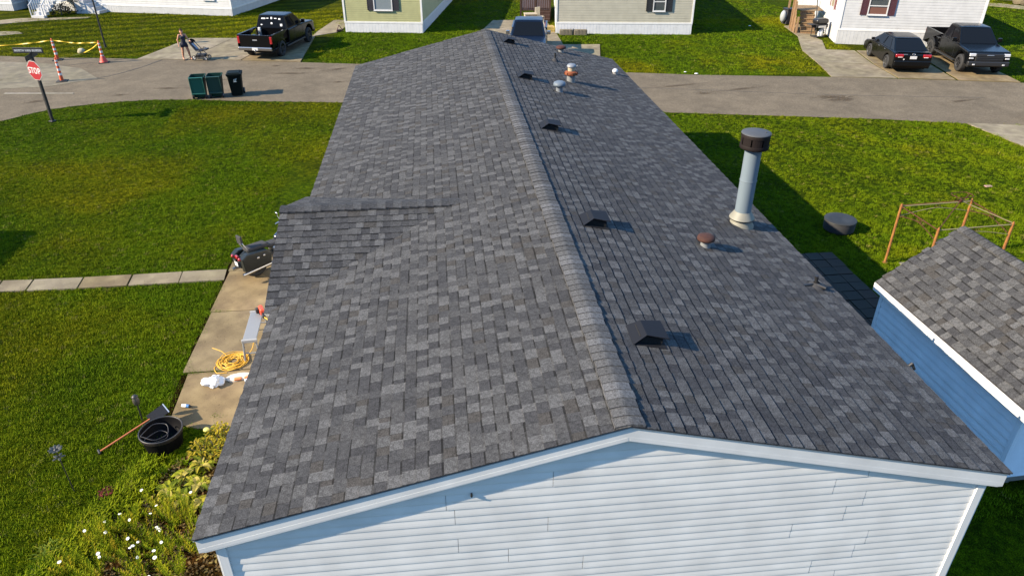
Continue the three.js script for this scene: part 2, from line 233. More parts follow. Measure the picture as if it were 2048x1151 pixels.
// ---------------------------------------------------------------- shingles
const TONES = [[0.062, 0.062, 0.065], [0.070, 0.070, 0.073], [0.079, 0.079, 0.081], [0.092, 0.091, 0.091], [0.116, 0.115, 0.114], [0.134, 0.133, 0.132], [0.080, 0.075, 0.070], [0.17, 0.17, 0.172]];
TONES.forEach((c) => c.forEach((v, i) => { c[i] = v * [1.13, 1.135, 1.15][i]; }));
const TONE_MAT = TONES.map((c) => phys(c, 0.95, { specularIntensity: 0.25, vertexColors: true, map: T.granule, bumpMap: T.granBump, bumpScale: 0.0015 }));
const FIELD_MAT = new THREE.MeshPhysicalMaterial({ vertexColors: true, specularIntensity: 0.25, roughness: 0.95, map: T.granule, bumpMap: T.granBump, bumpScale: 0.0015, side: THREE.DoubleSide });
const EXPO = 0.1495;
const tone = (tooth) => { const r = rnd(); return tooth ? (r < 0.16 ? 2 : r < 0.42 ? 3 : r < 0.76 ? 4 : 5) : (r < 0.2 ? 0 : r < 0.45 ? 1 : r < 0.7 ? 2 : r < 0.86 ? 6 : 3); };
// one tab: u along the course, n off the slope, v down the slope
function tabGeo(w, tooth, e = EXPO, jag = 0, dyeShade = 1) {
  const h0 = 0.002, h1 = (tooth ? 0.0135 : 0.0095), hb = -0.003, v1 = e + (tooth ? 0.003 : 0) + jag, x1 = w - 0.0015;
  const a = [0, h0, -0.004], b = [x1, h0, -0.004], c = [x1, h1, v1], d = [0, h1, v1];
  const vs = 0.024, hs = h0 + (h1 - h0) * vs / v1, s0 = [0, hs, vs], s1 = [x1, hs, vs];
  const g = quads([[a, s0, s1, b], [s0, d, c, s1], [d, [0, hb, v1], [x1, hb, v1], c], [a, [0, hb, 0], [0, hb, v1], d], [b, c, [x1, hb, v1], [x1, hb, 0]]]);
  const p = g.attributes.position, uv = new Float32Array(p.count * 2); for (let i = 0; i < p.count; i++) { uv[2 * i] = p.getX(i); uv[2 * i + 1] = p.getZ(i) + p.getY(i); } g.setAttribute('uv', new THREE.BufferAttribute(uv, 2));
  const col = new Float32Array(p.count * 3).fill(1); for (let i = 0; i < 18; i++) col[i] = dyeShade; g.setAttribute('color', new THREE.BufferAttribute(col, 3)); return g;  // dark top strip: printed granule band, deepened to draw butt shadow lines
}
const WIDTHS = [0.08, 0.11, 0.13, 0.15, 0.17, 0.19, 0.22];
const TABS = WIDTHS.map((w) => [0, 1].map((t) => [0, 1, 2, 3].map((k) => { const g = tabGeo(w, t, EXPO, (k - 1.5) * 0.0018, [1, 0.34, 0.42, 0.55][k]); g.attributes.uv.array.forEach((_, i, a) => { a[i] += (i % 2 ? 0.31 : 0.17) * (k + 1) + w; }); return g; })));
// slope: origin at the ridge line, U along the courses, D down the slope; returns tabs as {wi,tooth,k,tone,mat4}
function shingleSlope(O, U, D, len, courses, clip = () => true, shadeLined = false) {
  const N = new THREE.Vector3().crossVectors(D, U).normalize(); const flip = N.y < 0; if (flip) N.negate();
  const X = flip ? U.clone().negate() : U;
  const out = [];
  for (let c = 0; c < courses; c++) {
    let u = 0, tooth = rnd() < 0.5;
    const off = rr(-0.003, 0.003);
    while (u < len - 0.03) {
      let wi = tooth ? 1 + Math.floor(rr(0, 5)) : Math.floor(rr(0, 6)); if (rnd() < 0.08) wi = 6;
      let w = WIDTHS[wi]; if (u + w > len) { wi = 0; while (wi < 6 && u + WIDTHS[wi + 1] <= len + 0.02) wi++; w = WIDTHS[wi]; }
      const p = O.clone().addScaledVector(U, u).addScaledVector(D, c * EXPO + off);
      if (clip(p, w)) { const m = new THREE.Matrix4().makeBasis(X, N, D).setPosition(flip ? p.clone().addScaledVector(U, w) : p); out.push({ wi, tooth: tooth ? 1 : 0, k: shadeLined ? 1 + Math.floor(rr(0, 2)) : tooth ? (rnd() < 0.6 ? 0 : 3) : (rnd() < 0.12 ? 0 : 1 + Math.floor(rr(0, 3))), tone: tone(tooth), m, p: p.clone().addScaledVector(U, w / 2), w }); }
      u += w; tooth = rnd() < 0.82 ? !tooth : tooth;
    }
  }
  return out;
}
function addTabs(parent, tabs, max) {
  const cp = camera.position;
  tabs.forEach((t) => { t.s = t.w / t.p.distanceToSquared(cp); });
  tabs.sort((a, b) => b.s - a.s);
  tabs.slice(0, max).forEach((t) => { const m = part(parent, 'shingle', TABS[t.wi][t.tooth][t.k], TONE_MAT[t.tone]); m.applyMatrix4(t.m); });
  const rest = tabs.slice(max); if (!rest.length) return;
  const pos = [], nor = [], uv = [], col = [], v = V(0, 0, 0);
  for (const t of rest) { const g = TABS[t.wi][t.tooth][t.k], p = g.attributes.position, n = g.attributes.normal, q = g.attributes.uv, cc = g.attributes.color, du = rnd() * 3;
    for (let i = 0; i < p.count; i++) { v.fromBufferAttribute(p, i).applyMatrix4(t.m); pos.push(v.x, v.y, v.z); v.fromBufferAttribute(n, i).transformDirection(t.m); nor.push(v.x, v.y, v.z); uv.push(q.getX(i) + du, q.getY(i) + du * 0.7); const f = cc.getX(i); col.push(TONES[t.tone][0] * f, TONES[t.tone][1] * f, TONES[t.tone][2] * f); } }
  const g = new THREE.BufferGeometry(); g.setAttribute('position', new THREE.Float32BufferAttribute(pos, 3)); g.setAttribute('normal', new THREE.Float32BufferAttribute(nor, 3)); g.setAttribute('uv', new THREE.Float32BufferAttribute(uv, 2)); g.setAttribute('color', new THREE.Float32BufferAttribute(col, 3));
  const m = part(parent, 'shingle_field', g, FIELD_MAT); m.userData.kind = 'stuff';
}
// bent cap shingle laid over a ridge: x across, z along (towards +z is the exposed butt)
function capGeo(half, k, e, lift = 0.012, bend = 0.05) {
  const n = 10, top = [], f = (x) => -k * (Math.sqrt(x * x + bend * bend) - bend);
  const L = []; for (let i = 0; i <= n; i++) { const x = -half + 2 * half * i / n; L.push([x, f(x)]); }
  const q = []; for (let i = 0; i < n; i++) { const [x0, y0] = L[i], [x1, y1] = L[i + 1], a = 0.006, b = 0.006 + lift; q.push([[x0, y0 + a, -0.02], [x0, y0 + b, e], [x1, y1 + b, e], [x1, y1 + a, -0.02]], [[x0, y0 + b, e], [x0, y0 - 0.01, e], [x1, y1 - 0.01, e], [x1, y1 + b, e]]); }
  for (const s of [0, n]) { const [x, y] = L[s]; q.push([[x, y + 0.006, -0.02], [x, y - 0.012, -0.02], [x, y - 0.012, e], [x, y + 0.006 + lift, e]]); }
  const g = quads(q); const p = g.attributes.position, uv = new Float32Array(p.count * 2); for (let i = 0; i < p.count; i++) { uv[2 * i] = p.getX(i); uv[2 * i + 1] = p.getZ(i); } g.setAttribute('uv', new THREE.BufferAttribute(uv, 2)); g.setAttribute('color', new THREE.BufferAttribute(new Float32Array(p.count * 3).fill(1), 3)); return g;
}

// ---------------------------------------------------------------- the grey-roofed house
const RY = 4.312, RK = 0.2471, HALF = 4.5, LEN = 20.37;
const roofY = (x) => RY - RK * Math.abs(x);
const house = thing('mobile_home', 'long white-sided home under the big grey shingle roof filling the middle', 'house', [0, 0, 0]);
{
  reseed(101);
  const c = 1 / Math.hypot(1, RK), zF = 0.012, zB = -LEN;
  const deckMat = std([0.02, 0.02, 0.021], 0.95);
  const t = 0.02, yo = -0.012;
  const prof = [[-HALF + 0.012, roofY(HALF) + yo], [0, RY + yo], [HALF - 0.012, roofY(HALF) + yo], [HALF - 0.012, roofY(HALF) + yo - t], [0, RY + yo - t], [-HALF + 0.012, roofY(HALF) + yo - t]];
  const deck = uvBox(new THREE.ExtrudeGeometry(new THREE.Shape(prof.map((p) => new THREE.Vector2(...p))), { depth: LEN, bevelEnabled: false }).translate(0, 0, zB));
  const roof = part(house, 'roof', deck, deckMat);
  const base = yo * 0.4;
  const Dl = V(-c, -c * RK, 0), Dr = V(c, -c * RK, 0), U = V(0, 0, -1);
  const dormerY = (z) => 3.95 - 0.336 * Math.abs(z + 6.65);
  const tabs = [
    ...shingleSlope(V(0, RY + base, zF), U, Dl, LEN + zF, 31, (p, w) => !(p.x > -4.6 && dormerY(p.z) > p.y + 0.14 && dormerY(p.z - w) > p.y + 0.14)),
    ...shingleSlope(V(0, RY + base, zF), U, Dr, LEN + zF, 31, undefined, true)];  // right slope: every tab takes the dark strip, painting continuous shadow lines
  // entry gable on the left slope
  const dk = 1 / Math.hypot(1, 0.336);
  const dTabs = [];
  for (const s of [1, -1]) dTabs.push(...shingleSlope(V(-4.6, 3.95 + base, -6.65), V(1, 0, 0), V(0, -0.336 * dk, s * dk), 3.4, 16, (p) => roofY(p.x + 0.26) < p.y + 0.11));
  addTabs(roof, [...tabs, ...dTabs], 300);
  part(roof, 'gable_deck', quads([[[-4.58, 3.93, -6.65], [-4.58, 3.18, -4.43], [-4.3, 3.18, -4.43], [-1.4, 3.93, -6.65]], [[-4.58, 3.93, -6.65], [-1.4, 3.93, -6.65], [-4.3, 3.18, -8.87], [-4.58, 3.18, -8.87]]]), deckMat);
  // ridge caps: 146 on the main ridge, more on the entry gable
  const caps = [capGeo(0.155, RK, 0.142), capGeo(0.15, RK, 0.142, 0.015), capGeo(0.16, RK, 0.142, 0.010)];
  for (let i = 0; i < 144; i++) {
    const z = -LEN + 0.02 + i * 0.1413, m = part(roof, 'ridge_cap', caps[i % 3], TONE_MAT[pick([4, 5, 5, 7, 7, 5, 4])]);
    m.position.set(rr(-0.006, 0.006), RY + 0.001, z); m.rotation.y = rr(-0.012, 0.012); if (rnd() < 0.3) m.position.y += 0.004;
  }
  const dcaps = [capGeo(0.15, 0.336, 0.142), capGeo(0.145, 0.336, 0.142, 0.014)];
  for (let i = 0; i < 23; i++) { const m = part(roof, 'ridge_cap', dcaps[i % 2], TONE_MAT[pick([1, 2, 3, 3, 4])]); m.rotation.y = -Math.PI / 2; m.position.set(-1.36 - i * 0.1412, 3.957, -6.65); }
  part(roof, 'nail_head', [new THREE.SphereGeometry(0.009, 8, 6).scale(1, 0.5, 1).translate(-0.09, RY - 0.002, -0.05), new THREE.SphereGeometry(0.009, 8, 6).scale(1, 0.5, 1).translate(-0.1, RY + 0.006, -1.62), new THREE.SphereGeometry(0.009, 8, 6).scale(1, 0.5, 1).translate(0.11, RY - 0.002, -0.05)], M.black);

  // walls
  const WX = 4.3, WZ = -0.085, WB = -LEN + 0.05;
  const inner = std([0.35, 0.36, 0.37], 0.8);
  const wall = part(house, 'wall', uvBox(new THREE.ExtrudeGeometry(new THREE.Shape([[-WX, 0.75], [WX, 0.75], [WX, roofY(WX) - 0.1], [0, RY - 0.1], [-WX, roofY(WX) - 0.1]].map((p) => new THREE.Vector2(...p))), { depth: WZ - 0.004 - (WB + 0.02), bevelEnabled: false }).translate(0, 0, WB + 0.02)), inner);
  // front gable: vinyl planks of two laps each, cut to the gable, with staggered joints
  const LAP = 0.112, y0 = 0.78;
  const prof2 = (y) => { const f = ((y - y0) / LAP) % 1; return f; };
  const edgeX = (y) => Math.min(WX - 0.012, (RY - 0.165 - y) / RK);
  const plankMats = [M.white, M.white.clone(), M.white.clone(), M.white.clone()]; plankMats.forEach((m, i) => { const k = [0.72, 0.705, 0.735, 0.715][i]; m.color.setRGB(k, k * 0.99, k * 0.975); });
  const lapPts = [[0, 0.0050], [0.02, 0.0062], [0.10, 0.0070], [0.30, 0.0070], [0.58, 0.0052], [0.82, 0.0030], [1, 0.0024]];
  function plank(ya, xa, xb, dz) {
    const q = [], rows = [];
    for (let l = 0; l < 2; l++) { const yb = ya + l * LAP; rows.push(lapPts.map(([f, z]) => [yb + f * LAP, WZ + 0.004 + z + dz])); }
    const lim = (y, s) => { const e = edgeX(y); return s < 0 ? Math.max(xa, -e) : Math.min(xb, e); };
    for (const r of rows) {
      { const [y, z] = r[0], l = lim(y, -1), h = lim(y, 1); if (l < h) q.push([[l, y, z - 0.004], [h, y, z - 0.004], [h, y, z], [l, y, z]]); }
      for (let i = 0; i + 1 < r.length; i++) { const [yA, zA] = r[i], [yB, zB2] = r[i + 1]; const a = lim(yA, -1), b = lim(yA, 1), c2 = lim(yB, 1), d = lim(yB, -1); if (a >= b) continue; if (d >= c2) { q.push([[a, yA, zA], [b, yA, zA], [(c2 + d) / 2, yB, zB2]]); continue; } q.push([[a, yA, zA], [b, yA, zA], [c2, yB, zB2], [d, yB, zB2]]); if (xa > -edgeX(yB)) q.push([[xa, yA, zA], [xa, yB, zB2], [xa, yB, zB2 - 0.006], [xa, yA, zA - 0.006]]); if (xb < edgeX(yB)) q.push([[xb, yA, zA], [xb, yB, zB2], [xb, yB, zB2 - 0.006], [xb, yA, zA - 0.006]]); }
    }
    return q.length ? quads(q) : null;
  }
  const seamsAt = { 12: [[-2.66], 0], 11: [[0.62], 0], 10: [[-2.0, 2.26], 0], 9: [[0.02], 0], 8: [[1.55], 0], 13: [[-0.1], 0] };
  for (let i = 0; i < 16; i++) {
    const ya = y0 + i * 2 * LAP; if (ya > RY - 0.2) break;
    let xs = [[-2.45, 1.9], [-0.55, 3.1], [-3.2, 0.75], [-1.55, 2.4], [0.3], [-2.0, 2.9]][(i * 2 + 1) % 6].map((x) => x + rr(-0.35, 0.35));
    xs = [-WX, ...xs, WX];
    for (let j = 0; j + 1 < xs.length; j++) { const g = plank(ya, xs[j] - (j ? 0.0 : 0), xs[j + 1] - (j + 2 < xs.length ? 0.0055 : 0.002), (j % 2) * 0.0014 + rr(0, 0.0003)); if (g) part(wall, 'siding_plank', g, pick(plankMats)); }
  }
  // long sides, laps only
  const sideLap = (x, s) => { const q = []; for (let i = 0; i < 21; i++) { const a = 0.78 + i * 0.112, b = a + 0.112; q.push([[x + s * 0.014, a, WB], [x + s * 0.014, a, WZ - 0.02], [x + s * 0.002, b, WZ - 0.02], [x + s * 0.002, b, WB]], [[x + s * 0.014, a, WB], [x, a, WB], [x, a, WZ - 0.02], [x + s * 0.014, a, WZ - 0.02]]); } return quads(q); };
  part(house, 'side_siding', [sideLap(WX + 0.003, 1), sideLap(-WX - 0.003, -1)], M.white);
  part(house, 'skirting', [box(-WX - 0.01, WX + 0.01, 0, 0.775, WB, WZ + 0.01)], M.skirt);
  for (const s of [-1, 1]) part(house, 'corner_trim', [rbox(s * (WX - 0.035) - 0.05, s * (WX - 0.035) + 0.05, 0.74, roofY(WX) - 0.14, WZ - 0.03, WZ + 0.03, 0.006), rbox(s * WX - 0.028, s * WX + 0.028, 0.74, roofY(WX) - 0.14, WZ - 0.11, WZ + 0.026, 0.006)], M.trim);
  // rake boards and eave boxes
  const fasY = 0.05;
  for (const s of [-1, 1]) {
    const g = uvBox(new THREE.ExtrudeGeometry(new THREE.Shape([[0, RY - fasY + 0.02], [s * (HALF - 0.03), roofY(HALF) - fasY + 0.02 + 0.008], [s * (HALF - 0.03), roofY(HALF) - 0.215], [s * (HALF - 0.10), roofY(HALF) - 0.215], [0, RY - 0.215]].map((p) => new THREE.Vector2(...p))), { depth: 0.028, bevelEnabled: true, bevelThickness: 0.004, bevelSize: 0.003, bevelSegments: 2 }).translate(0, 0, -0.042));
    const f = part(house, 'rake_board', g, M.trim);
    part(f, 'rake_lip', uvBox(new THREE.ExtrudeGeometry(new THREE.Shape([[s * 0.012, RY - 0.163], [s * (HALF - 0.03), roofY(HALF) - 0.163], [s * (HALF - 0.03), roofY(HALF) - 0.2145], [s * 0.012, RY - 0.2145]].map((p) => new THREE.Vector2(...p))), { depth: 0.003, bevelEnabled: false }).translate(0, 0, -0.012)), M.trim);
    part(house, 'drip_edge', uvBox(new THREE.ExtrudeGeometry(new THREE.Shape([[0, RY - 0.022], [s * (HALF - 0.01), roofY(HALF) - 0.022], [s * (HALF - 0.01), roofY(HALF) - 0.033], [0, RY - 0.033]].map((p) => new THREE.Vector2(...p))), { depth: 0.03, bevelEnabled: false }).translate(0, 0, -0.026)), std([0.16, 0.18, 0.2], 0.5));
    part(house, 'eave_soffit', [box(s * 4.4 - 0.09, s * 4.4 + 0.09, roofY(HALF) - 0.2, roofY(HALF) - 0.055, WB, -0.046)], M.trim);
  }
  part(house, 'rake_board', quads([[[-HALF, roofY(HALF) - 0.2, -LEN + 0.03], [0, RY - 0.2, -LEN + 0.03], [0, RY - 0.03, -LEN + 0.03], [-HALF, roofY(HALF) - 0.03, -LEN + 0.03]], [[HALF, roofY(HALF) - 0.2, -LEN + 0.03], [0, RY - 0.2, -LEN + 0.03], [0, RY - 0.03, -LEN + 0.03], [HALF, roofY(HALF) - 0.03, -LEN + 0.03]]]), M.trim);
  part(house, 'gable_wall', quads([[[-4.5, 3.1, -4.6], [-4.5, 3.1, -8.7], [-4.5, 3.88, -6.65]]]), M.white);
  for (const s of [-1, 1]) part(house, 'rake_board', [bar([-4.56, 3.90, -6.65], [-4.56, 3.12, -6.65 + s * 2.2], 0.05, 4)], M.trim);
  part(wall, 'wall_hook', [bar([-1.62, 3.46, WZ + 0.012], [-1.62, 3.46, WZ + 0.045], 0.012), bar([-1.62, 3.49, WZ + 0.03], [-1.62, 3.44, WZ + 0.03], 0.010)], M.black);

  // roof vents: slant-backed hoods with an open, dark low side
  const hoodMat = phys([0.0085, 0.0095, 0.013], 0.65, { specularIntensity: 0.3 }), inMat = M.dark;
  const tilt = Math.atan(RK);
  for (const [x, z, s] of [[0.62, -1.72, 1], [0.66, -5.05, 1], [0.67, -9.98, 1], [0.66, -14.4, 1], [0.67, -18.95, 1]]) {
    const v = sub(house, 'roof_vent', [x, roofY(x) + 0.008, z], [0, 0, -tilt]); v.rotation.y = rr(-0.03, 0.03);
    const P = [[-0.21, 0.004], [-0.07, 0.135], [0.20, 0.155], [0.22, 0.135]], th = 0.008, q = [];
    const w0 = 0.20, w1 = 0.155;                                       // half widths at the back and along the top
    const wAt = [0.21, 0.165, 0.20, 0.20];
    for (let i = 0; i + 1 < P.length; i++) { const [a, b] = P[i], [c2, d] = P[i + 1]; q.push([[a, b, wAt[i]], [c2, d, wAt[i + 1]], [c2, d, -wAt[i + 1]], [a, b, -wAt[i]]], [[a, b - th, wAt[i]], [c2, d - th, wAt[i + 1]], [c2, d - th, -wAt[i + 1]], [a, b - th, -wAt[i]]]); for (const k of [1, -1]) q.push([[a, b, k * wAt[i]], [c2, d, k * wAt[i + 1]], [c2, d - 0.018, k * wAt[i + 1]], [a, b - 0.004, k * wAt[i]]]); }
    part(v, 'hood', quads(q), hoodMat);
    part(v, 'flange', [box(-0.2, 0.23, 0, 0.005, -0.2, 0.2)], phys([0.012, 0.0125, 0.015], 0.8, { specularIntensity: 0.3 }));
    part(v, 'louvre', [box(-0.13, 0.17, 0.006, 0.09, -0.13, 0.13), ...[-0.1, -0.05, 0, 0.05, 0.1].map((k) => box(k - 0.003, k + 0.003, 0.008, 0.095, -0.135, 0.135))], inMat);
  }
  const onRoof = (n, x, z, lab) => { const g = sub(house, n, [x, roofY(x), z]); if (lab) g.userData.label = lab; return g; };
  // flue chimney
  {
    const g = onRoof('chimney', 3.73, -6.29, 'tall galvanised flue pipe with a black slotted cap');
    const paint = phys([0.135, 0.172, 0.205], 0.6, { specularIntensity: 0.5, map: T.dirt }), cream = std([0.19, 0.183, 0.15], 0.6, { map: T.dirt });
    part(g, 'pipe', [lathe([[0.145, 0.0], [0.145, 0.86], [0.152, 0.87], [0.152, 0.885], [0.145, 0.895], [0.145, 1.50]], 32)], paint);
    part(g, 'flashing', [lathe([[0.24, -0.08], [0.235, 0.0], [0.20, 0.05], [0.195, 0.12], [0.17, 0.16], [0.15, 0.17]], 28)], cream);
    part(g, 'storm_collar', [lathe([[0.148, 0.275], [0.17, 0.24], [0.225, 0.15], [0.232, 0.13], [0.20, 0.155], [0.15, 0.2]], 28)], cream);
    const capM = phys([0.011, 0.0075, 0.007], 0.7, { specularIntensity: 0.3, map: T.dirt });
    part(g, 'cap_ring', [lathe([[0.15, 1.46], [0.24, 1.475], [0.25, 1.49], [0.25, 1.55], [0.232, 1.55], [0.232, 1.50], [0.15, 1.50]], 32), lathe([[0.25, 1.68], [0.25, 1.735], [0.232, 1.735], [0.232, 1.68], [0.25, 1.68]], 32), lathe([[0.17, 1.48], [0.17, 1.75]], 20)], capM);
    for (let i = 0; i < 8; i++) { const a = i * Math.PI / 4 + 0.25, w = 0.69; const q = []; const n = 4; for (let k = 0; k < n; k++) { const a0 = a - w / 2 + w * k / n, a1 = a - w / 2 + w * (k + 1) / n; q.push([[0.244 * Math.cos(a0), 1.54, 0.244 * Math.sin(a0)], [0.244 * Math.cos(a1), 1.54, 0.244 * Math.sin(a1)], [0.244 * Math.cos(a1), 1.69, 0.244 * Math.sin(a1)], [0.244 * Math.cos(a0), 1.69, 0.244 * Math.sin(a0)]]); } part(g, 'cap_slat', quads(q), capM); }
    part(g, 'cap_lid', [lathe([[0, 1.79], [0.09, 1.786], [0.2, 1.772], [0.25, 1.757], [0.256, 1.742], [0.25, 1.738]], 32), bar([0.13, 1.775, 0.1], [0.13, 1.795, 0.1], 0.012)], phys([0.065, 0.069, 0.077], 0.6, { specularIntensity: 0.4, map: T.dirt }));
  }
  const whitePipe = std([0.17, 0.18, 0.19], 0.5, { map: T.dirt });
  const mushroom = (g, r, h, capMat, stemMat) => { part(g, 'stem', [lathe([[r * 0.62, -0.05], [r * 0.6, 0.015], [r * 0.54, 0.03], [r * 0.54, h * 0.62]], 24)], stemMat); part(g, 'cap', [lathe([[r * 0.5, h * 0.55], [r * 0.94, h * 0.56], [r, h * 0.62], [r, h * 0.72], [r * 0.93, h * 0.86], [r * 0.6, h * 0.97], [0, h]], 28)], capMat); };
  mushroom(onRoof('exhaust_vent', 2.54, -4.93, 'round rusty brown vent cap on a white collar'), 0.148, 0.215, M.rust, whitePipe);
  mushroom(onRoof('exhaust_vent', 1.49, -13.64, 'grey galvanised mushroom vent cap'), 0.165, 0.28, phys([0.10, 0.125, 0.155], 0.5, { specularIntensity: 0.5 }), std([0.12, 0.135, 0.155], 0.6));
  const rustRed = M.rust.clone(); rustRed.color.setRGB(0.16, 0.10, 0.13);
  mushroom(onRoof('exhaust_vent', 2.49, -19.42, 'small dark red vent cap near the far end of the roof'), 0.17, 0.22, rustRed, whitePipe);
  {
    const g = onRoof('flue_vent', 2.08, -15.18, 'short flue with an orange rusted collar and pale cap');
    part(g, 'stem', [lathe([[0.13, -0.05], [0.125, 0.02], [0.12, 0.03], [0.12, 0.24]], 24)], whitePipe);
    const r2 = M.rust.clone(); r2.color.setRGB(0.56, 0.45, 0.34);
    part(g, 'collar', [lathe([[0.12, 0.19], [0.17, 0.2], [0.185, 0.215], [0.185, 0.27], [0.17, 0.28], [0.12, 0.31]], 24), ...[0, 1, 2, 3, 4, 5, 6, 7].map((i) => box(0.16, 0.2, 0.2, 0.28, -0.008, 0.008).rotateY(i * Math.PI / 4))], r2);
    part(g, 'upper_pipe', [lathe([[0.10, 0.3], [0.10, 0.43]], 24)], std([0.33, 0.26, 0.17], 0.6));
    part(g, 'cap', [lathe([[0.13, 0.42], [0.135, 0.45], [0.10, 0.49], [0, 0.505]], 24), bar([0.13, 0.43, 0.06], [0.17, 0.47, 0.06], 0.012)], M.galv);
  }
  { const g = onRoof('pipe_vent', 2.0, -17.63, 'thin black plumbing pipe with flat flashing'); part(g, 'stem', [cyl(0, -0.05, 0.26, 0, 0.03)], M.black); part(g, 'flashing', [lathe([[0.13, -0.03], [0.10, 0.03], [0.05, 0.09], [0.03, 0.1]], 16)], M.matte); }
  { const g = onRoof('pipe_vent', 4.0, -17.77, 'small white domed vent near the right eave'); g.scale.setScalar(0.72); part(g, 'stem', [lathe([[0.13, -0.05], [0.11, 0.06], [0.09, 0.1]], 18)], std([0.14, 0.14, 0.14], 0.7)); part(g, 'cap', [lathe([[0.09, 0.08], [0.125, 0.1], [0.13, 0.15], [0.10, 0.21], [0.05, 0.235], [0, 0.24]], 20)], std([0.5, 0.5, 0.5], 0.5)); }
  { const g = onRoof('pipe_vent', 4.16, -4.12, 'dark broken vent boot with a crooked stub near the right eave');
    part(g, 'flashing', [lathe([[0.15, -0.03], [0.13, 0.02], [0.07, 0.05], [0.05, 0.07]], 14)], M.matte);
    part(g, 'stem', [bar([0, 0, 0], [-0.03, 0.2, 0.01], 0.03, 10), bar([-0.02, 0.04, 0], [-0.26, 0.06, 0.06], 0.022, 6), bar([-0.02, 0.05, 0.02], [0.1, 0.03, 0.13], 0.03, 6)], M.black); }
  { const g = sub(house, 'eave_hook', [4.5, 3.2, -2.05]); part(g, 'hook', [bar([0, -0.03, 0], [0.06, 0.03, 0], 0.025), bar([0.05, 0.03, 0], [0.1, -0.06, 0.02], 0.02)], M.black); }
}

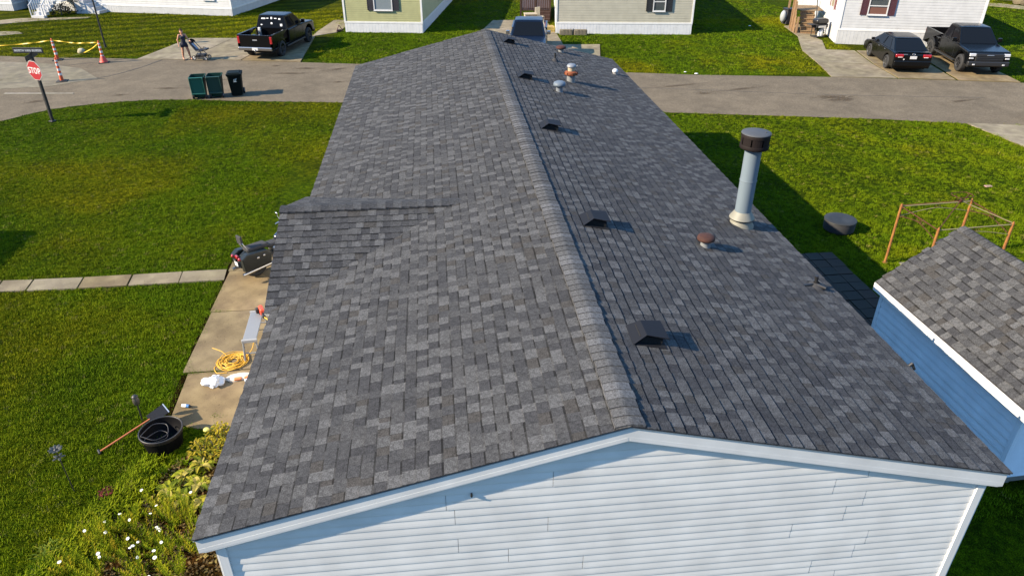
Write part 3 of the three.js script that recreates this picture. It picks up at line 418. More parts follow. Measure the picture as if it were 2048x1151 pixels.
// ---------------------------------------------------------------- low steep shed at the right
const shed = thing('shed', 'low white shed with a steep grey shingle roof at the right edge', 'shed', [7.25, 0, -2.58], 0);
{
  reseed(303);
  const SY = 1.80, K = 0.70, HW = 1.46, Z0 = -3.9, Z1 = 0.0, OV = 0.14, RZ0 = Z0 - 0.12, RZ1 = 0.28;
  shed.rotation.y = 0.037;
  const ridge = SY + K * (HW + OV), xr = HW;
  const roof = part(shed, 'roof', uvBox(new THREE.ExtrudeGeometry(new THREE.Shape([[-OV, SY - 0.012], [xr, ridge - 0.012], [2 * xr + OV, SY - 0.012], [2 * xr + OV, SY - 0.06], [xr, ridge - 0.06], [-OV, SY - 0.06]].map((p) => new THREE.Vector2(...p))), { depth: RZ1 - RZ0, bevelEnabled: false }).translate(0, 0, RZ0)), std([0.02, 0.02, 0.021], 0.95));
  const c = 1 / Math.hypot(1, K), sl = Math.hypot(HW + OV, K * (HW + OV));
  const n = Math.round(sl / EXPO), D = V(-c, -c * K, 0);
  const tabs = shingleSlope(V(xr, ridge, RZ1), V(0, 0, -1), D, RZ1 - RZ0, n);
  // tabs live in the shed's own frame, so sort by a camera brought into it
  tabs.forEach((t) => { const m = part(roof, 'shingle', TABS[t.wi][t.tooth][t.k], TONE_MAT[Math.min(6, t.tone)]); m.applyMatrix4(t.m); });
  const tR = shingleSlope(V(xr, ridge, RZ1), V(0, 0, -1), V(c, -c * K, 0), RZ1 - RZ0, n);
  const geos = tR.map((t) => TABS[t.wi][t.tooth][t.k].clone().applyMatrix4(t.m)); const f = part(roof, 'shingle_field', geos, TONE_MAT[2]); f.userData.kind = 'stuff';
  const caps = [capGeo(0.13, K, 0.142, 0.012, 0.05), capGeo(0.135, K, 0.142, 0.015, 0.05)];
  for (let i = 0; i < 30; i++) { const m = part(roof, 'ridge_cap', caps[i % 2], TONE_MAT[pick([2, 3, 4, 4, 5])]); m.position.set(xr, ridge + 0.008, RZ0 + 0.01 + i * 0.1415); }
  const yB = 0.26;
  const wall = part(shed, 'wall', uvBox(new THREE.ExtrudeGeometry(new THREE.Shape([[0.012, yB], [2 * xr - 0.012, yB], [2 * xr - 0.012, SY - 0.02], [xr, ridge - 0.13], [0.012, SY - 0.02]].map((p) => new THREE.Vector2(...p))), { depth: Z1 - Z0 - 0.03, bevelEnabled: false }).translate(0, 0, Z0 + 0.015)), std([0.3, 0.31, 0.33], 0.8));
  const lapM = std([0.74, 0.85, 0.94], 0.5, { map: T.dirt });
  for (let i = 0; i < 14; i++) { const a = yB + i * 0.152, b = a + 0.152; if (b > SY + 0.02) break; part(wall, 'siding_plank', quads([[[-0.012, a, Z0], [-0.012, a, Z1], [-0.009, a + 0.04, Z1], [-0.009, a + 0.04, Z0]], [[-0.009, a + 0.04, Z0], [-0.009, a + 0.04, Z1], [0.009, b, Z1], [0.009, b, Z0]], [[-0.012, a, Z0], [0.012, a, Z0], [0.012, a, Z1], [-0.012, a, Z1]]]), lapM); }
  const q = []; for (let i = 0; i < 14; i++) { const a = yB + i * 0.108, b = a + 0.108; const x = (y) => Math.max(0.01, (y - SY + 0.08) / K); q.push([[x(a), a, Z1 + 0.006], [2 * xr - x(a), a, Z1 + 0.006], [2 * xr - x(b), b, Z1 - 0.008], [x(b), b, Z1 - 0.008]], [[x(a), a, Z1 + 0.006], [2 * xr - x(a), a, Z1 + 0.006], [2 * xr - x(a), a, Z1 - 0.01], [x(a), a, Z1 - 0.01]]); }
  part(wall, 'front_siding', quads(q), lapM);
  for (const z of [Z0 + 0.03, Z1 - 0.03]) part(shed, 'corner_trim', [rbox(-0.02, 0.05, yB, SY - 0.06, z - 0.045, z + 0.045, 0.006)], lapM);
  part(shed, 'eave_board', [box(-OV - 0.012, -OV + 0.016, SY - 0.185, SY - 0.018, RZ0 + 0.01, RZ1 - 0.01), box(-OV + 0.016, 0.03, SY - 0.182, SY - 0.165, RZ0 + 0.01, RZ1 - 0.01)], M.trim);  // white board made taller, standing in for the sunlit wall strip below
  part(shed, 'rake_board', [uvBox(new THREE.ExtrudeGeometry(new THREE.Shape([[-OV, SY - 0.03], [xr, ridge - 0.03], [xr, ridge - 0.13], [-OV, SY - 0.13]].map((p) => new THREE.Vector2(...p))), { depth: 0.02, bevelEnabled: false }).translate(0, 0, RZ1 - 0.025))], M.trim);
  part(shed, 'skid', [box(0.02, 2 * xr - 0.02, 0.17, yB, Z0, Z1 + 0.02), ...[Z0 + 0.3, Z0 + 1.7, -0.25].map((z) => box(0.05, 0.4, 0, 0.17, z - 0.15, z + 0.15))], std([0.30, 0.31, 0.32], 0.8, { map: T.concrete }));
}
// ---------------------------------------------------------------- the other homes
// local frame: origin at the front-left corner, x along the front, front face towards +z, y up
function homeBox(name, label, A, ang, W, D, o) {
  const h = thing(name, label, 'house', [A[0], 0, A[1]], -ang * Math.PI / 180);
  const sk = o.skirt || 0.65, ev = o.eave || 3.0, pk = ev + (o.pitch || 0.25) * W / 2, k = (pk - ev) / (W / 2), lap = o.lap || 0.145;
  const wm = std(o.color, 0.55, { map: T.dirt }), inner = std([0.2, 0.2, 0.2], 0.9);
  part(h, 'wall', uvBox(new THREE.ExtrudeGeometry(new THREE.Shape([[0, 0.1], [W, 0.1], [W, ev], [W / 2, pk], [0, ev]].map((p) => new THREE.Vector2(...p))), { depth: D - 0.02, bevelEnabled: false }).translate(0, 0, -D + 0.01)), wm);
  // lap siding on the three faces one can see
  const q = [];
  const N = Math.ceil((pk - sk) / lap);
  for (let i = 0; i < N; i++) {
    const a = sk + i * lap, b = Math.min(a + lap, pk), x = (y) => Math.max(0.0, (y - ev) / k);
    q.push([[x(a), a, 0.014], [W - x(a), a, 0.014], [W - x(b), b, 0.004], [x(b), b, 0.004]], [[x(a), a, 0.004], [W - x(a), a, 0.004], [W - x(a), a, 0.014], [x(a), a, 0.014]]);
    if (a < ev - 0.01) for (const s of [0, 1]) { const X = s ? W : 0, d = s ? 1 : -1, bb = Math.min(b, ev); q.push([[X + d * 0.026, a, 0], [X + d * 0.026, a, -D], [X + d * 0.004, bb, -D], [X + d * 0.004, bb, 0]], [[X, a, 0], [X, a, -D], [X + d * 0.026, a, -D], [X + d * 0.026, a, 0]]); }
  }
  part(h, 'siding', quads(q), wm);
  const tm = o.trim || M.trim;
  part(h, 'skirting', [box(-0.03, W + 0.03, 0, sk - 0.004, -D - 0.03, 0.03)], o.skirtMat || M.skirt);
  const ribs = []; for (let x = 0.1; x < W; x += 0.2) ribs.push(box(x - 0.008, x + 0.008, 0.02, sk - 0.05, 0.03, 0.036)); for (let z = -0.1; z > -Math.min(D, 16); z -= 0.2) ribs.push(box(W + 0.03, W + 0.036, 0.02, sk - 0.05, z - 0.008, z + 0.008));
  part(h, 'skirting_rib', ribs, o.skirtMat || M.skirt);
  part(h, 'base_trim', [box(-0.045, W + 0.045, sk - 0.06, sk + 0.045, -D - 0.04, 0.045)], tm);
  for (const [x, z] of [[0, 0], [W, 0]]) part(h, 'corner_trim', [box(x - 0.055, x + 0.055, sk + 0.045, ev - 0.05, z - 0.06, z + 0.04)], tm);
  const oh = 0.2;
  const roof = part(h, 'roof', uvBox(new THREE.ExtrudeGeometry(new THREE.Shape([[-oh, ev - oh * k + 0.05], [W / 2, pk + 0.05], [W + oh, ev - oh * k + 0.05], [W + oh, ev - oh * k - 0.06], [W / 2, pk - 0.06], [-oh, ev - oh * k - 0.06]].map((p) => new THREE.Vector2(...p))), { depth: D + 0.4, bevelEnabled: false }).translate(0, 0, -D - 0.2)), std(o.roof || [0.07, 0.065, 0.06], 0.95, { map: T.granule }));
  for (const w of o.windows || []) {
    const g = sub(h, 'window', w.side ? [w.side > 0 ? W : 0, 0, -(w.x0 + w.x1) / 2] : [(w.x0 + w.x1) / 2, 0, 0], [0, w.side ? w.side * Math.PI / 2 : 0, 0]);
    const a = (w.x1 - w.x0) / 2, y0 = w.y0, y1 = w.y1, f = 0.06, z = 0.03;
    part(g, 'frame', [box(-a, a, y0, y0 + f, z, z + 0.05), box(-a, a, y1 - f, y1, z, z + 0.05), box(-a, -a + f, y0 + f, y1 - f, z, z + 0.05), box(a - f, a, y0 + f, y1 - f, z, z + 0.05), ...(w.mid ? [box(-a + f, a - f, w.mid, w.mid + 0.05, z, z + 0.045)] : []), ...(w.mid2 ? [box(-a + f, a - f, w.mid2, w.mid2 + 0.045, z, z + 0.045)] : [])], o.frame || M.reflect);
    part(g, 'sill', [box(-a - 0.02, a + 0.02, y0 - 0.03, y0, z, z + 0.075)], o.frame || M.reflect);
    part(g, 'pane', [box(-a + f, a - f, y0 + f, y1 - f, z - 0.02, z + 0.012)], w.pane || M.pane);
    if (w.low) part(g, 'curtain', [box(-a + f + 0.01, a - f - 0.01, y0 + f, y0 + 0.42, z + 0.013, z + 0.018)], w.low);
    if (w.sh) for (const s of [-1, 1]) { const X = s * (a + w.sh / 2 + 0.01), l = [box(X - w.sh / 2, X - w.sh / 2 + 0.05, y0, y1, z, z + 0.035), box(X + w.sh / 2 - 0.05, X + w.sh / 2, y0, y1, z, z + 0.035)]; for (let y = y0; y < y1 - 0.05; y += 0.062) l.push(box(X - w.sh / 2 + 0.05, X + w.sh / 2 - 0.05, y, y + 0.05, z, z + 0.024)); part(g, 'shutter', l, w.shMat); }
  }
  h.userData.dim = undefined; delete h.userData.dim;
  return h;
}
const plum = std([0.060, 0.017, 0.022], 0.6), navy = std([0.016, 0.014, 0.022], 0.6);
homeBox('mobile_home', 'pale green single-wide home with a dark-shuttered window and white skirting', [-7.30, -43.38], 10.2, 4.92, 19, { skirt: 0.62, eave: 3.0, color: [0.34, 0.34, 0.17], lap: 0.125, windows: [{ x0: 1.93, x1: 3.12, y0: 1.33, y1: 2.55, sh: 0.40, shMat: navy, pane: phys([0.16, 0.19, 0.21], 0.2) }] });
const beige = homeBox('mobile_home', 'beige double-wide home with a narrow black-shuttered window', [5.9, -41.44], 8.4, 8.4, 20, { skirt: 0.66, eave: 3.1, color: [0.40, 0.38, 0.305], windows: [{ x0: 5.92, x1: 6.70, y0: 1.36, y1: 2.6, sh: 0.40, shMat: std([0.012, 0.012, 0.014], 0.6), mid: 1.9 }] });
homeBox('mobile_home', 'bright white home with plum shutters behind the black sedan', [21.93, -36.7], 16.5, 7.55, 22, { skirt: 0.82, eave: 3.2, color: [0.50, 0.505, 0.515], skirtMat: M.far, windows: [{ x0: 1.36, x1: 2.45, y0: 1.66, y1: 2.95, sh: 0.38, shMat: plum, mid: 2.14, mid2: 2.5, low: std([0.12, 0.05, 0.035], 0.8) }, { side: -1, x0: 2.05, x1: 2.95, y0: 1.62, y1: 2.9, sh: 0.34, shMat: std([0.16, 0.06, 0.06], 0.6), pane: phys([0.20, 0.17, 0.11], 0.4) }] });
const redSh = std([0.09, 0.03, 0.03], 0.7);
const wl = homeBox('mobile_home', 'long white home at the top left with pale skirting and white steps', [-31.3, -54.55], 16.4, 16.15, 9, { skirt: 0.5, eave: 3.1, pitch: 0.12, color: [0.55, 0.555, 0.565], skirtMat: M.far, windows: [{ x0: 6.3, x1: 7.3, y0: 1.05, y1: 2.4, sh: 0.3, shMat: redSh }, { x0: 14.1, x1: 15.0, y0: 1.02, y1: 2.4 }, { x0: 9.2, x1: 9.3, y0: 1.4, y1: 2.4 }] });
homeBox('mobile_home', 'white home cut off by the top left corner behind the steps', [-48, -58.6], 16.4, 16.4, 8, { skirt: 0.5, eave: 3.1, color: [0.5, 0.5, 0.51], skirtMat: M.far });
homeBox('mobile_home', 'neighbouring white home beyond the left edge, only its shadow on the lawn in view', [-27.2, 9.0], 0, 8.4, 22.7, { skirt: 0.7, eave: 3.2, color: [0.5, 0.5, 0.51] });
// far right, behind the pickup: dark garage front with a pale post and a block
{ const g = thing('garage', 'dark garage front with a pale corner post at the top right corner', 'garage', [38.2, 0, -53.2], -0.52);
  part(g, 'wall', [box(0, 9, 0, 3, -6, 0)], std([0.10, 0.095, 0.09], 0.8)); part(g, 'door', [box(0.3, 3.9, 0.05, 2.3, 0.003, 0.04), ...[0.6, 1.15, 1.7].map((y) => box(0.32, 3.88, y, y + 0.02, 0.04, 0.055))], std([0.03, 0.03, 0.032], 0.6)); part(g, 'corner_post', [box(4.1, 4.9, 0, 3, 0.003, 0.12)], M.far);
  part(g, 'roof', [box(-0.4, 9.4, 3, 3.15, -6.4, 0.5)], std([0.06, 0.06, 0.06], 0.9)); }
single('boulder', 'rounded beige stone block beside the far garage', 'rock', (() => { const g = new THREE.IcosahedronGeometry(0.7, 3); const p = g.attributes.position; for (let i = 0; i < p.count; i++) { const n = 1 + 0.25 * (fbm(p.getX(i) * 1.5 + 5, p.getY(i) * 1.5 + p.getZ(i), 77, 3) - 0.5); p.setXYZ(i, p.getX(i) * n * 1.1, Math.max(-0.4, p.getY(i) * n * 1.1), p.getZ(i) * n); } g.computeVertexNormals(); return g.translate(42.9, 0.4, -48.6); })(), std([0.34, 0.30, 0.23], 0.9, { map: T.concrete }));

// wooden entry steps of the white home on the right
{
  const a = -16.5 * Math.PI / 180;
  const g = thing('porch_steps', 'tan wooden porch steps with tall railing boards at the side of the white home', 'steps', [20.95, 0, -39.65], a);
  const oldT = std([0.36, 0.25, 0.13], 0.85, { map: T.wood }), W0 = 0.15, W1 = 1.05;
  for (let i = 0; i < 6; i++) { part(g, 'tread', [rbox(W0, W1, 0.20 * (i + 1) - 0.04, 0.20 * (i + 1), -0.26 * (i + 1) - 0.04, -0.26 * i, 0.008, 1)], oldT); part(g, 'riser', [box(W0 + 0.01, W1 - 0.01, 0.2 * i, 0.2 * (i + 1) - 0.04, -0.26 * i - 0.05, -0.26 * i - 0.03)], M.wood); }
  part(g, 'landing', [box(W0 - 0.1, W1 + 0.5, 1.16, 1.2, -3.4, -1.56)], oldT);
  for (const [x0, z0, hh] of [[-0.1, -0.05, 1.0], [-0.25, -0.75, 1.8], [-0.25, -1.6, 2.3], [-0.25, -3.3, 2.3]]) part(g, 'post', [box(x0 - 0.06, x0 + 0.06, 0, hh, z0 - 0.06, z0 + 0.06)], M.wood);
  for (let i = 0; i < 12; i++) { const z = -0.16 - i * 0.135, top = Math.min(2.25, 0.85 + i * 0.16); part(g, 'board', [box(-0.22, -0.19, 0.03, top, z - 0.125, z)], M.wood); }
  for (let i = 0; i < 4; i++) part(g, 'baluster', [box(0.3 + i * 0.22, 0.34 + i * 0.22, 1.2, 2.1, -3.38, -3.34)], M.reflect);
  part(g, 'railing', [bar([1.0, 0.5, -0.1], [1.1, 1.9, -1.6], 0.03, 6), bar([1.0, 0, -0.1], [1.0, 0.6, -0.1], 0.03, 6)], M.matte);
}
{ // kettle grill beside the steps
  const g = thing('barbecue', 'black barbecue under a dark cover at the corner of the white home', 'barbecue', [21.75, 0, -38.6], 0.2);
  part(g, 'lid', [rbox(-0.44, 0.44, 0.80, 1.10, -0.28, 0.28, 0.13, 4)], phys([0.012, 0.012, 0.013], 0.35));
  part(g, 'firebox', [rbox(-0.42, 0.42, 0.58, 0.80, -0.26, 0.26, 0.05, 2)], M.matte); part(g, 'control_panel', [box(-0.3, 0.25, 0.6, 0.72, 0.262, 0.28)], M.steel);
  for (const [x, z] of [[-0.36, -0.2], [0.36, -0.2], [-0.36, 0.2], [0.36, 0.2]]) part(g, 'leg', [bar([x, 0.03, z], [x, 0.6, z], 0.025, 6)], M.black);
  part(g, 'side_shelf', [box(-0.78, -0.44, 0.76, 0.80, -0.22, 0.22)], M.matte); part(g, 'gas_bottle', [lathe([[0, 0.06], [0.14, 0.07], [0.15, 0.14], [0.15, 0.36], [0.10, 0.45], [0.03, 0.47], [0.03, 0.52]], 16).translate(0.05, 0, 0.12)], std([0.6, 0.6, 0.6], 0.5)); part(g, 'hose', [tube([[0.05, 0.5, 0.15], [0.28, 0.52, 0.27], [0.3, 0.3, 0.28], [0.16, 0.2, 0.27]], 0.018, 20, 5)], M.reflect);
  part(g, 'bottom_shelf', [box(-0.38, 0.38, 0.04, 0.07, -0.22, 0.22)], M.black);
}
{ const g = thing('trash_bin', 'black bin with a pale grey bag standing behind the wooden steps', 'bin', [21.62, 0, -42.7], 0.1);
  part(g, 'body', [rbox(-0.28, 0.28, 0.05, 0.95, -0.3, 0.3, 0.05)], M.matte); part(g, 'lid', [rbox(-0.31, 0.31, 0.955, 1.03, -0.33, 0.33, 0.03)], M.black); part(g, 'bag', [new THREE.SphereGeometry(0.25, 14, 10).scale(0.8, 1.5, 0.9).translate(-0.42, 0.55, 0.1)], std([0.25, 0.27, 0.28], 0.7)); }
{ // white steps top left
  const g = thing('porch_steps', 'white entry steps with side railings at the top left home', 'steps', [-29.4, 0, -50.55], -0.28);
  for (let i = 0; i < 5; i++) part(g, 'tread', [box(-0.1, 0.85, 0.19 * i, 0.19 * (i + 1), -0.3 * (i + 1), -0.3 * i)], M.far);
  part(g, 'landing', [box(-0.1, 1.3, 0.9, 0.97, -3.8, -1.5)], M.far);
  for (const x of [-0.12, 0.86]) { part(g, 'railing', [bar([x, 0.85, -0.05], [x, 1.85, -1.5], 0.035, 6), bar([x, 0.0, -0.05], [x, 0.9, -0.05], 0.04, 6), bar([x, 0.9, -1.5], [x, 1.9, -1.5], 0.04, 6)], M.reflect); for (let i = 1; i < 7; i++) { const z = -0.05 - i * 0.2; part(g, 'baluster', [bar([x, 0.1 + i * 0.12, z], [x, 0.85 + i * 0.137, z], 0.018, 5)], M.reflect); } }
}
{ const bush = (name, lab, x, z, r, h, m, cat = 'shrub') => { const g = thing(name, lab, cat, [x, 0, z]); const l = []; reseed(Math.round(x * 100)); for (let i = 0; i < 420; i++) { const a = rr(0, 6.283), e = Math.acos(rr(0, 1)), q = r * (0.7 + 0.3 * rnd()), s = rr(0.06, 0.12); l.push(new THREE.PlaneGeometry(s, s * 0.6).rotateX(rr(0, 3)).rotateY(rr(0, 6)).translate(q * Math.sin(e) * Math.cos(a), 0.1 + h * Math.cos(e) * (0.6 + 0.4 * rnd()), q * Math.sin(e) * Math.sin(a))); } part(g, 'foliage', l, m); part(g, 'stem', [bar([0, 0, 0], [0.03, h * 0.7, 0], 0.04)], M.oldwood); };
  const dk = std([0.012, 0.016, 0.010], 0.9);
  bush('dark_shrub', 'dark round shrub beside the white steps at the top left', -27.4, -52.6, 0.95, 1.7, dk); bush('dark_shrub', 'lower dark shrub in front of the top left home', -28.0, -51.7, 0.7, 0.75, dk); }
{ const g = thing('ramp', 'small blue-white stair block leaning at the wall of the top left home', 'steps', [-26.2, 0, -52.6], -0.28); part(g, 'side_panel', [uvBox(new THREE.ExtrudeGeometry(new THREE.Shape([[-0.9, 1.2], [0.9, 0.08], [0.9, 0], [-0.9, 0]].map((p) => new THREE.Vector2(...p))), { depth: 0.05, bevelEnabled: false }).translate(0, 0, 0.5))], M.far); for (let i = 0; i < 5; i++) part(g, 'tread', [box(-0.9 + i * 0.36, -0.54 + i * 0.36, 0, 1.12 - i * 0.23, -0.6, 0.5)], M.far); }
// deck between the green and the beige home, behind the blue pickup
{
  const g = thing('deck', 'dark brown wooden deck with railing at the left wall of the beige home', 'deck', [4.2, 0, -46.2], -0.147);
  part(g, 'platform', [box(0, 2.0, 0.55, 0.63, -5, -0.4)], M.darkwood);
  for (let i = 0; i < 14; i++) part(g, 'baluster', [box(0.05 + i * 0.145, 0.10 + i * 0.145, 0.63, 1.5, -0.46, -0.42)], M.darkwood);
  part(g, 'railing', [box(0, 2.0, 1.5, 1.56, -0.5, -0.38), box(0, 2.0, 0.68, 0.73, -0.46, -0.42)], M.darkwood);
  for (const x of [0, 1.0, 2.0]) part(g, 'post', [box(x - 0.06, x + 0.06, 0, 1.7, -0.5, -0.38)], M.darkwood);
  for (let i = 0; i < 3; i++) part(g, 'tread', [box(1.2, 2.0, 0.18 * i, 0.18 * (i + 1), -0.4 + 0.28 * (2 - i), -0.4 + 0.28 * (3 - i))], M.darkwood);
}
single('storage_box', 'tan box standing in front of the dark brown deck', 'box', [rbox(4.3, 5.1, 0, 0.62, -45.1, -44.5, 0.03), rbox(4.27, 5.13, 0.62, 0.68, -45.13, -44.47, 0.02)], std([0.30, 0.25, 0.18], 0.8));
{ const g = thing('garden_chair', 'pale folded garden chair beside the dark deck', 'chair', [5.35, 0, -45.0], 0.6); part(g, 'backrest', [rbox(-0.22, 0.22, 0.45, 1.0, -0.25, -0.21, 0.02)], std([0.5, 0.45, 0.36], 0.8)); part(g, 'seat', [rbox(-0.22, 0.22, 0.42, 0.45, -0.22, 0.22, 0.012)], std([0.5, 0.45, 0.36], 0.8)); for (const [x, z] of [[-0.2, -0.2], [0.2, -0.2], [-0.2, 0.2], [0.2, 0.2]]) part(g, 'leg', [bar([x, 0, z], [x, 0.43, z], 0.016, 6)], M.steel); }
{ const g = thing('stone_edging', 'two weathered grey block planters against the skirting of the beige home', 'planter', [6.05, 0, -41.0], -0.147);
  const gm = std([0.27, 0.255, 0.22], 0.95, { map: T.concrete }); for (let i = 0; i < 2; i++) { const q = part(g, 'block', [rbox(i * 0.9, i * 0.9 + 0.82, 0, 0.33, -0.18, 0.2, 0.05, 2), ...[0.2, 0.4, 0.6].map((k) => rbox(i * 0.9 + k, i * 0.9 + k + 0.15, 0.1, 0.34, 0.14, 0.205, 0.01, 1))], gm); } part(g, 'dark_gap', [box(0.83, 0.88, 0, 0.36, -0.1, 0.16)], M.matte); }  // matte black strip stands in for the dark gap between the blocks
{ const g = thing('firewood', 'small yellowish wooden crate at the foot of the beige home', 'crate', [5.45, 0, -42.0], 0.1); for (let i = 0; i < 3; i++) part(g, 'board', [box(-0.45, 0.4, 0.02 + i * 0.12, 0.12 + i * 0.12, 0.2, 0.23)], std([0.5, 0.36, 0.1], 0.8)); part(g, 'box', [box(-0.42, 0.38, 0, 0.36, -0.2, 0.19)], std([0.3, 0.2, 0.08], 0.8)); }
{ const g = thing('garden_tool', 'dark reddish garden tool lying at the left corner of the green home', 'garden tool', [-7.75, 0, -43.55], 0.4); part(g, 'frame', [bar([-0.25, 0, 0.1], [0, 0.4, 0], 0.025, 6), bar([0.25, 0, 0.1], [0, 0.4, 0], 0.025, 6)], plum); part(g, 'tool_head', [rbox(-0.16, 0.14, 0.0, 0.14, -0.08, 0.12, 0.04, 2)], M.darkwood); }  // bars and a low box for a dark stick-like garden tool
// ---------------------------------------------------------------- vehicles: forward is -z, origin on the ground under the middle
const sideExtrude = (pts, x0, x1, bev = 0.03, holes) => {                // pts in (forward, up)
  const s = pts instanceof THREE.Shape ? pts : new THREE.Shape(pts.map((p) => new THREE.Vector2(...p))); if (holes) s.holes.push(...holes);
  const g = new THREE.ExtrudeGeometry(s, { depth: x1 - x0 - 2 * bev, bevelEnabled: bev > 0, bevelThickness: bev, bevelSize: bev, bevelOffset: -bev, bevelSegments: 3, curveSegments: 14 });
  return g.translate(0, 0, x0 + bev).rotateY(Math.PI / 2);
};
function lowerShape(top, arches, yb, x0, x1) {                           // outline with wheel arches cut in the sill
  const s = new THREE.Shape(); s.moveTo(x0, yb);
  for (const [cx, r] of arches) { const h = Math.sqrt(Math.max(0.01, r * r - (yb - arches.cy) ** 2)); s.lineTo(cx - h, yb); const a0 = Math.atan2(yb - arches.cy, -h); s.absarc(cx, arches.cy, r, Math.PI - Math.asin((yb - arches.cy) / r), Math.asin((yb - arches.cy) / r), true); }
  s.lineTo(x1, yb); for (const p of top) s.lineTo(...p); s.closePath(); return s;
}
// greenhouse: lower ring (f0,f1,half width) at y0, upper ring at y1
function cabin(g, mBody, f0, f1, w0, y0, t0, t1, w1, y1, pillars, glass = M.glass, rakeIn = 0.0) {
  const P = (f, x, y) => [x, y, -f];
  const A = [P(f0, -w0, y0), P(f0, w0, y0), P(f1, w0, y0), P(f1, -w0, y0)], B = [P(t0, -w1, y1), P(t0, w1, y1), P(t1, w1, y1), P(t1, -w1, y1)];
  part(g, 'cab', [quads([[A[0], A[1], B[1], B[0]], [A[1], A[2], B[2], B[1]], [A[2], A[3], B[3], B[2]], [A[3], A[0], B[0], B[3]]])], mBody);
  const rings = [[1.03, -0.02], [1.035, 0.005], [1.0, 0.03], [0.9, 0.048], [0.6, 0.062], [0.25, 0.068], [0.001, 0.069]], cf = (t0 + t1) / 2, hf = (t1 - t0) / 2, rq = [];
  const ringPts = ([s, dy]) => { const o = [], N = 40; for (let i = 0; i < N; i++) { const a = i / N * 2 * Math.PI, c = Math.cos(a), n = Math.sin(a), e = 0.22; o.push([w1 * s * Math.sign(c) * Math.pow(Math.abs(c), e), y1 + dy, -(cf + hf * s * Math.sign(n) * Math.pow(Math.abs(n), e))]); } return o; };
  for (let r = 0; r + 1 < rings.length; r++) { const a = ringPts(rings[r]), b = ringPts(rings[r + 1]); for (let i = 0; i < 40; i++) { const j = (i + 1) % 40; rq.push([a[i], a[j], b[j], b[i]]); } }
  part(g, 'roof', [quads(rq)], mBody);
  const lerp = (p, q, t) => p.map((v, i) => v + (q[i] - v) * t);
  const pane = (a, b, c, d, u0, u1, v0, v1, n) => { const pt = (u, v) => { const p = lerp(lerp(a, b, u), lerp(d, c, u), v); return p.map((q, i) => q + n[i] * 0.012); }; const e = (u, v) => { const p = lerp(lerp(a, b, u), lerp(d, c, u), v); return p.map((q, i) => q - n[i] * 0.01); };
    return quads([[pt(u0, v0), pt(u1, v0), pt(u1, v1), pt(u0, v1)], [pt(u0, v0), pt(u1, v0), e(u1, v0), e(u0, v0)], [pt(u0, v1), pt(u1, v1), e(u1, v1), e(u0, v1)], [pt(u0, v0), pt(u0, v1), e(u0, v1), e(u0, v0)], [pt(u1, v0), pt(u1, v1), e(u1, v1), e(u1, v0)]]); };
  part(g, 'rear_window', pane(A[0], A[1], B[1], B[0], 0.06, 0.94, 0.10, 0.90, [0, 0.35, 0.94]), glass);
  part(g, 'windshield', pane(A[2], A[3], B[3], B[2], 0.05, 0.95, 0.06, 0.94, [0, 0.5, -0.87]), glass);
  for (const s of [0, 1]) for (let i = 0; i + 1 < pillars.length; i++) { const u0 = pillars[i] + 0.012, u1 = pillars[i + 1] - 0.012; part(g, 'side_window', s ? pane(A[1], A[2], B[2], B[1], u0, u1, 0.12, 0.88, [0.97, 0.2, 0]) : pane(A[0], A[3], B[3], B[0], u0, u1, 0.12, 0.88, [-0.97, 0.2, 0]), glass); }
}
function wheels(g, fr, ff, track, R, W, rimM, spokes = 6) {
  const tyre = lathe([[R * 0.62, -W / 2], [R * 0.9, -W / 2], [R * 0.985, -W / 2 + 0.03], [R, -W / 4], [R, W / 4], [R * 0.985, W / 2 - 0.03], [R * 0.9, W / 2], [R * 0.62, W / 2], [R * 0.62, -W / 2]], 28).rotateZ(Math.PI / 2);
  const rim = (s) => { const l = [lathe([[R * 0.55, s * W * 0.2], [R * 0.63, s * W * 0.48], [R * 0.66, s * W * 0.46]], 24).rotateZ(-Math.PI / 2), new THREE.CylinderGeometry(R * 0.16, R * 0.16, 0.04, 12).rotateZ(Math.PI / 2).translate(s * W * 0.36, 0, 0)]; for (let i = 0; i < spokes; i++) l.push(rbox(-0.02, 0.02, 0.04, R * 0.6, -0.035, 0.035, 0.012, 1).rotateX(i * 2 * Math.PI / spokes).translate(s * W * 0.36, 0, 0)); return l; };
  const well = new THREE.CylinderGeometry(R * 0.56, R * 0.56, 0.02, 20).rotateZ(Math.PI / 2);
  for (const [f, s] of [[fr, -1], [fr, 1], [ff, -1], [ff, 1]]) { const w = sub(g, 'wheel', [s * track / 2, R, -f]); part(w, 'tyre', tyre, M.rubber); part(w, 'rim', rim(s), rimM); part(w, 'brake_disc', well, M.matte); }
}
